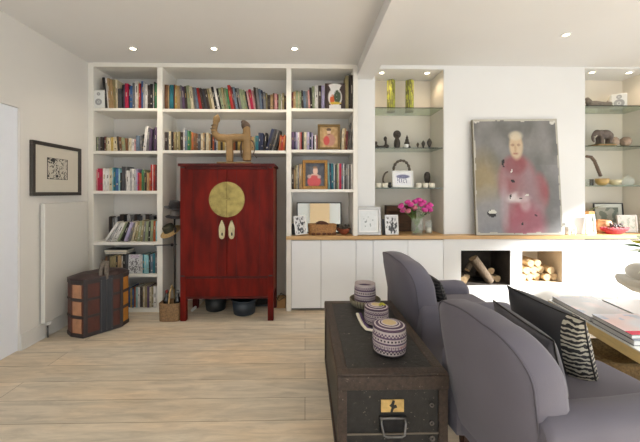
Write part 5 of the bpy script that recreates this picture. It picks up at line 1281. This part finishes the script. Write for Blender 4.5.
table_book(2.2, 2.7, .42, .4, zb_, .03, 'large white picture book in the middle of the coffee table', lambda s, t: (226, 228, 234), 9, (200, 202, 206))
table_book(1.6, 2.1, .42, .42, zb_, .03, 'large white picture book near right side of the coffee table', lambda s, t: (222, 226, 234), 10, (200, 202, 206))
# floor basket
c = PH(650, 385); 
weave('floor_basket', 'low brown seagrass basket on the floor beneath the coffee table', 'basket', c.x - .27, c.x + .3, c.y + .02, c.y + .44, 0, .13, mat('seagrass', (132, 108, 70), .8, var=.5, scale=60, bump=1, bscale=80), .05, rows=6, rim_m=mat('seagrass_rim', (112, 92, 58), .8, var=.4, scale=60, bump=1))

# pale sofa end at right
SOF = mat('pale_grey_linen', (176, 174, 166), .9, var=.08, bump=.2, bscale=200)
ys_ = 3.2; xs0 = PX(615.5, ys_ + .22)
t = thing('pale_sofa', 'pale grey upholstered lounge chair seen at the right edge', 'lounge chair', (xs0 + .5, ys_, 0))
ztp = PZ(279, ys_, 625); zbt = PZ(289, ys_, 620)
b = MB(); R = []
prof = [(xs0 + .0, ztp - .03), (xs0 + .03, ztp), (xs0 + .3, ztp - .01), (xs0 + 1.0, ztp), (xs0 + 1.0, ztp - .2), (xs0 + .42, ztp - .24), (xs0 + .2, ztp - .2), (xs0 + .03, ztp - .1)]
b.slab(prof, ys_ - .3, ys_ + .25); b.build('seat_shell', SOF, t, bevel=.04, seg=4)
b = MB(); b.ball((PX(650, ys_), ys_ + .02, ztp + .05), (.15, .2, .11), n=20); b.build('head_roll', SOF, t)
b = MB(); b.lathe([(.18, 0), (.18, .02), (.04, .04), (.035, ztp - .22)], (xs0 + .62, ys_, .001), 24); b.build('pedestal', STEEL, t)

# plant at the right edge, standing on the coffee table
xp_, yp_ = 2.93, 2.45
t = thing('potted_plant', 'variegated leafy plant in white pot at the right edge of the coffee table', 'plant', (xp_, yp_, tz + .005))
b = MB(); b.lathe([(.06, 0), (.08, .02), (.095, .16), (.09, .165), (.085, .15), (.001, .14)], (xp_, yp_, tz + .006), 28); b.build('pot', WHITEPL, t)
tips = [(623, 241), (626, 247), (631, 237), (634, 249), (637, 232), (645, 236), (650, 244), (640, 243), (655, 230), (660, 250), (638, 270), (648, 262)]
b = MB(); lf = MB(); b0 = Vector((xp_, yp_, tz + .15))
for k, (u, v) in enumerate(tips):
    tip = P(u, v, yp_ + random.uniform(-.1, .1)); mid = b0.lerp(tip, .6) + Vector((0, 0, .12)); b.tube([b0, b0.lerp(mid, .6), mid], [.004, .003, .002], 6)
    d = (tip - mid); L = d.length; sd = d.cross(Vector((0, .6, 1))).normalized() * .026; pv = None
    ms = []
    for q in range(7):
        f = q / 6; c = mid + d * f + Vector((0, 0, -.03 * f * f)); wv_ = math.sin(PI * (f * .9 + .05)) ; ms.append((c - sd * wv_, c + Vector((0, 0, .004)), c + sd * wv_))
    for a_, c_ in zip(ms, ms[1:]): lf.face([a_[0], a_[1], c_[1], c_[0]], k % 3, True); lf.face([a_[1], a_[2], c_[2], c_[1]], k % 3, True)
b.build('stems', STEM, t); lf.build('leaves', [mat('variegated_leaf', (96, 132, 84), .45, var=.5, scale=30), mat('pale_leaf', (206, 216, 190), .45, var=.2), mat('yellow_leaf', (206, 196, 76), .5, var=.2)], t)

# ================================================================= LIGHT
w = bpy.data.worlds.new('sky'); bpy.context.scene.world = w; w.use_nodes = True
bg = w.node_tree.nodes['Background']; bg.inputs['Color'].default_value = (.84, .92, 1, 1); bg.inputs['Strength'].default_value = 2.3
sun = bpy.data.lights.new('sun', 'SUN'); sun.energy = 24; sun.angle = math.radians(9); sun.color = (1, .985, .96)
so = bpy.data.objects.new('sun', sun); col.objects.link(so)
so.rotation_euler = Vector((-1, .45, -.5)).to_track_quat('-Z', 'Y').to_euler()

cam = bpy.data.cameras.new('camera'); co = bpy.data.objects.new('camera', cam); col.objects.link(co)
co.location = (0, 0, EYE); co.rotation_euler = (PI / 2, 0, -YAW)
cam.sensor_width = 36; cam.sensor_fit = 'HORIZONTAL'; cam.lens = F / 640 * 36; cam.shift_x = (320 - U0) / 640; cam.shift_y = -29 / 640; cam.clip_start = .02
sc = bpy.context.scene; sc.camera = co
sc.view_settings.view_transform = 'Standard'; sc.view_settings.look = 'None'; sc.view_settings.gamma = 1; sc.view_settings.exposure = 0.33
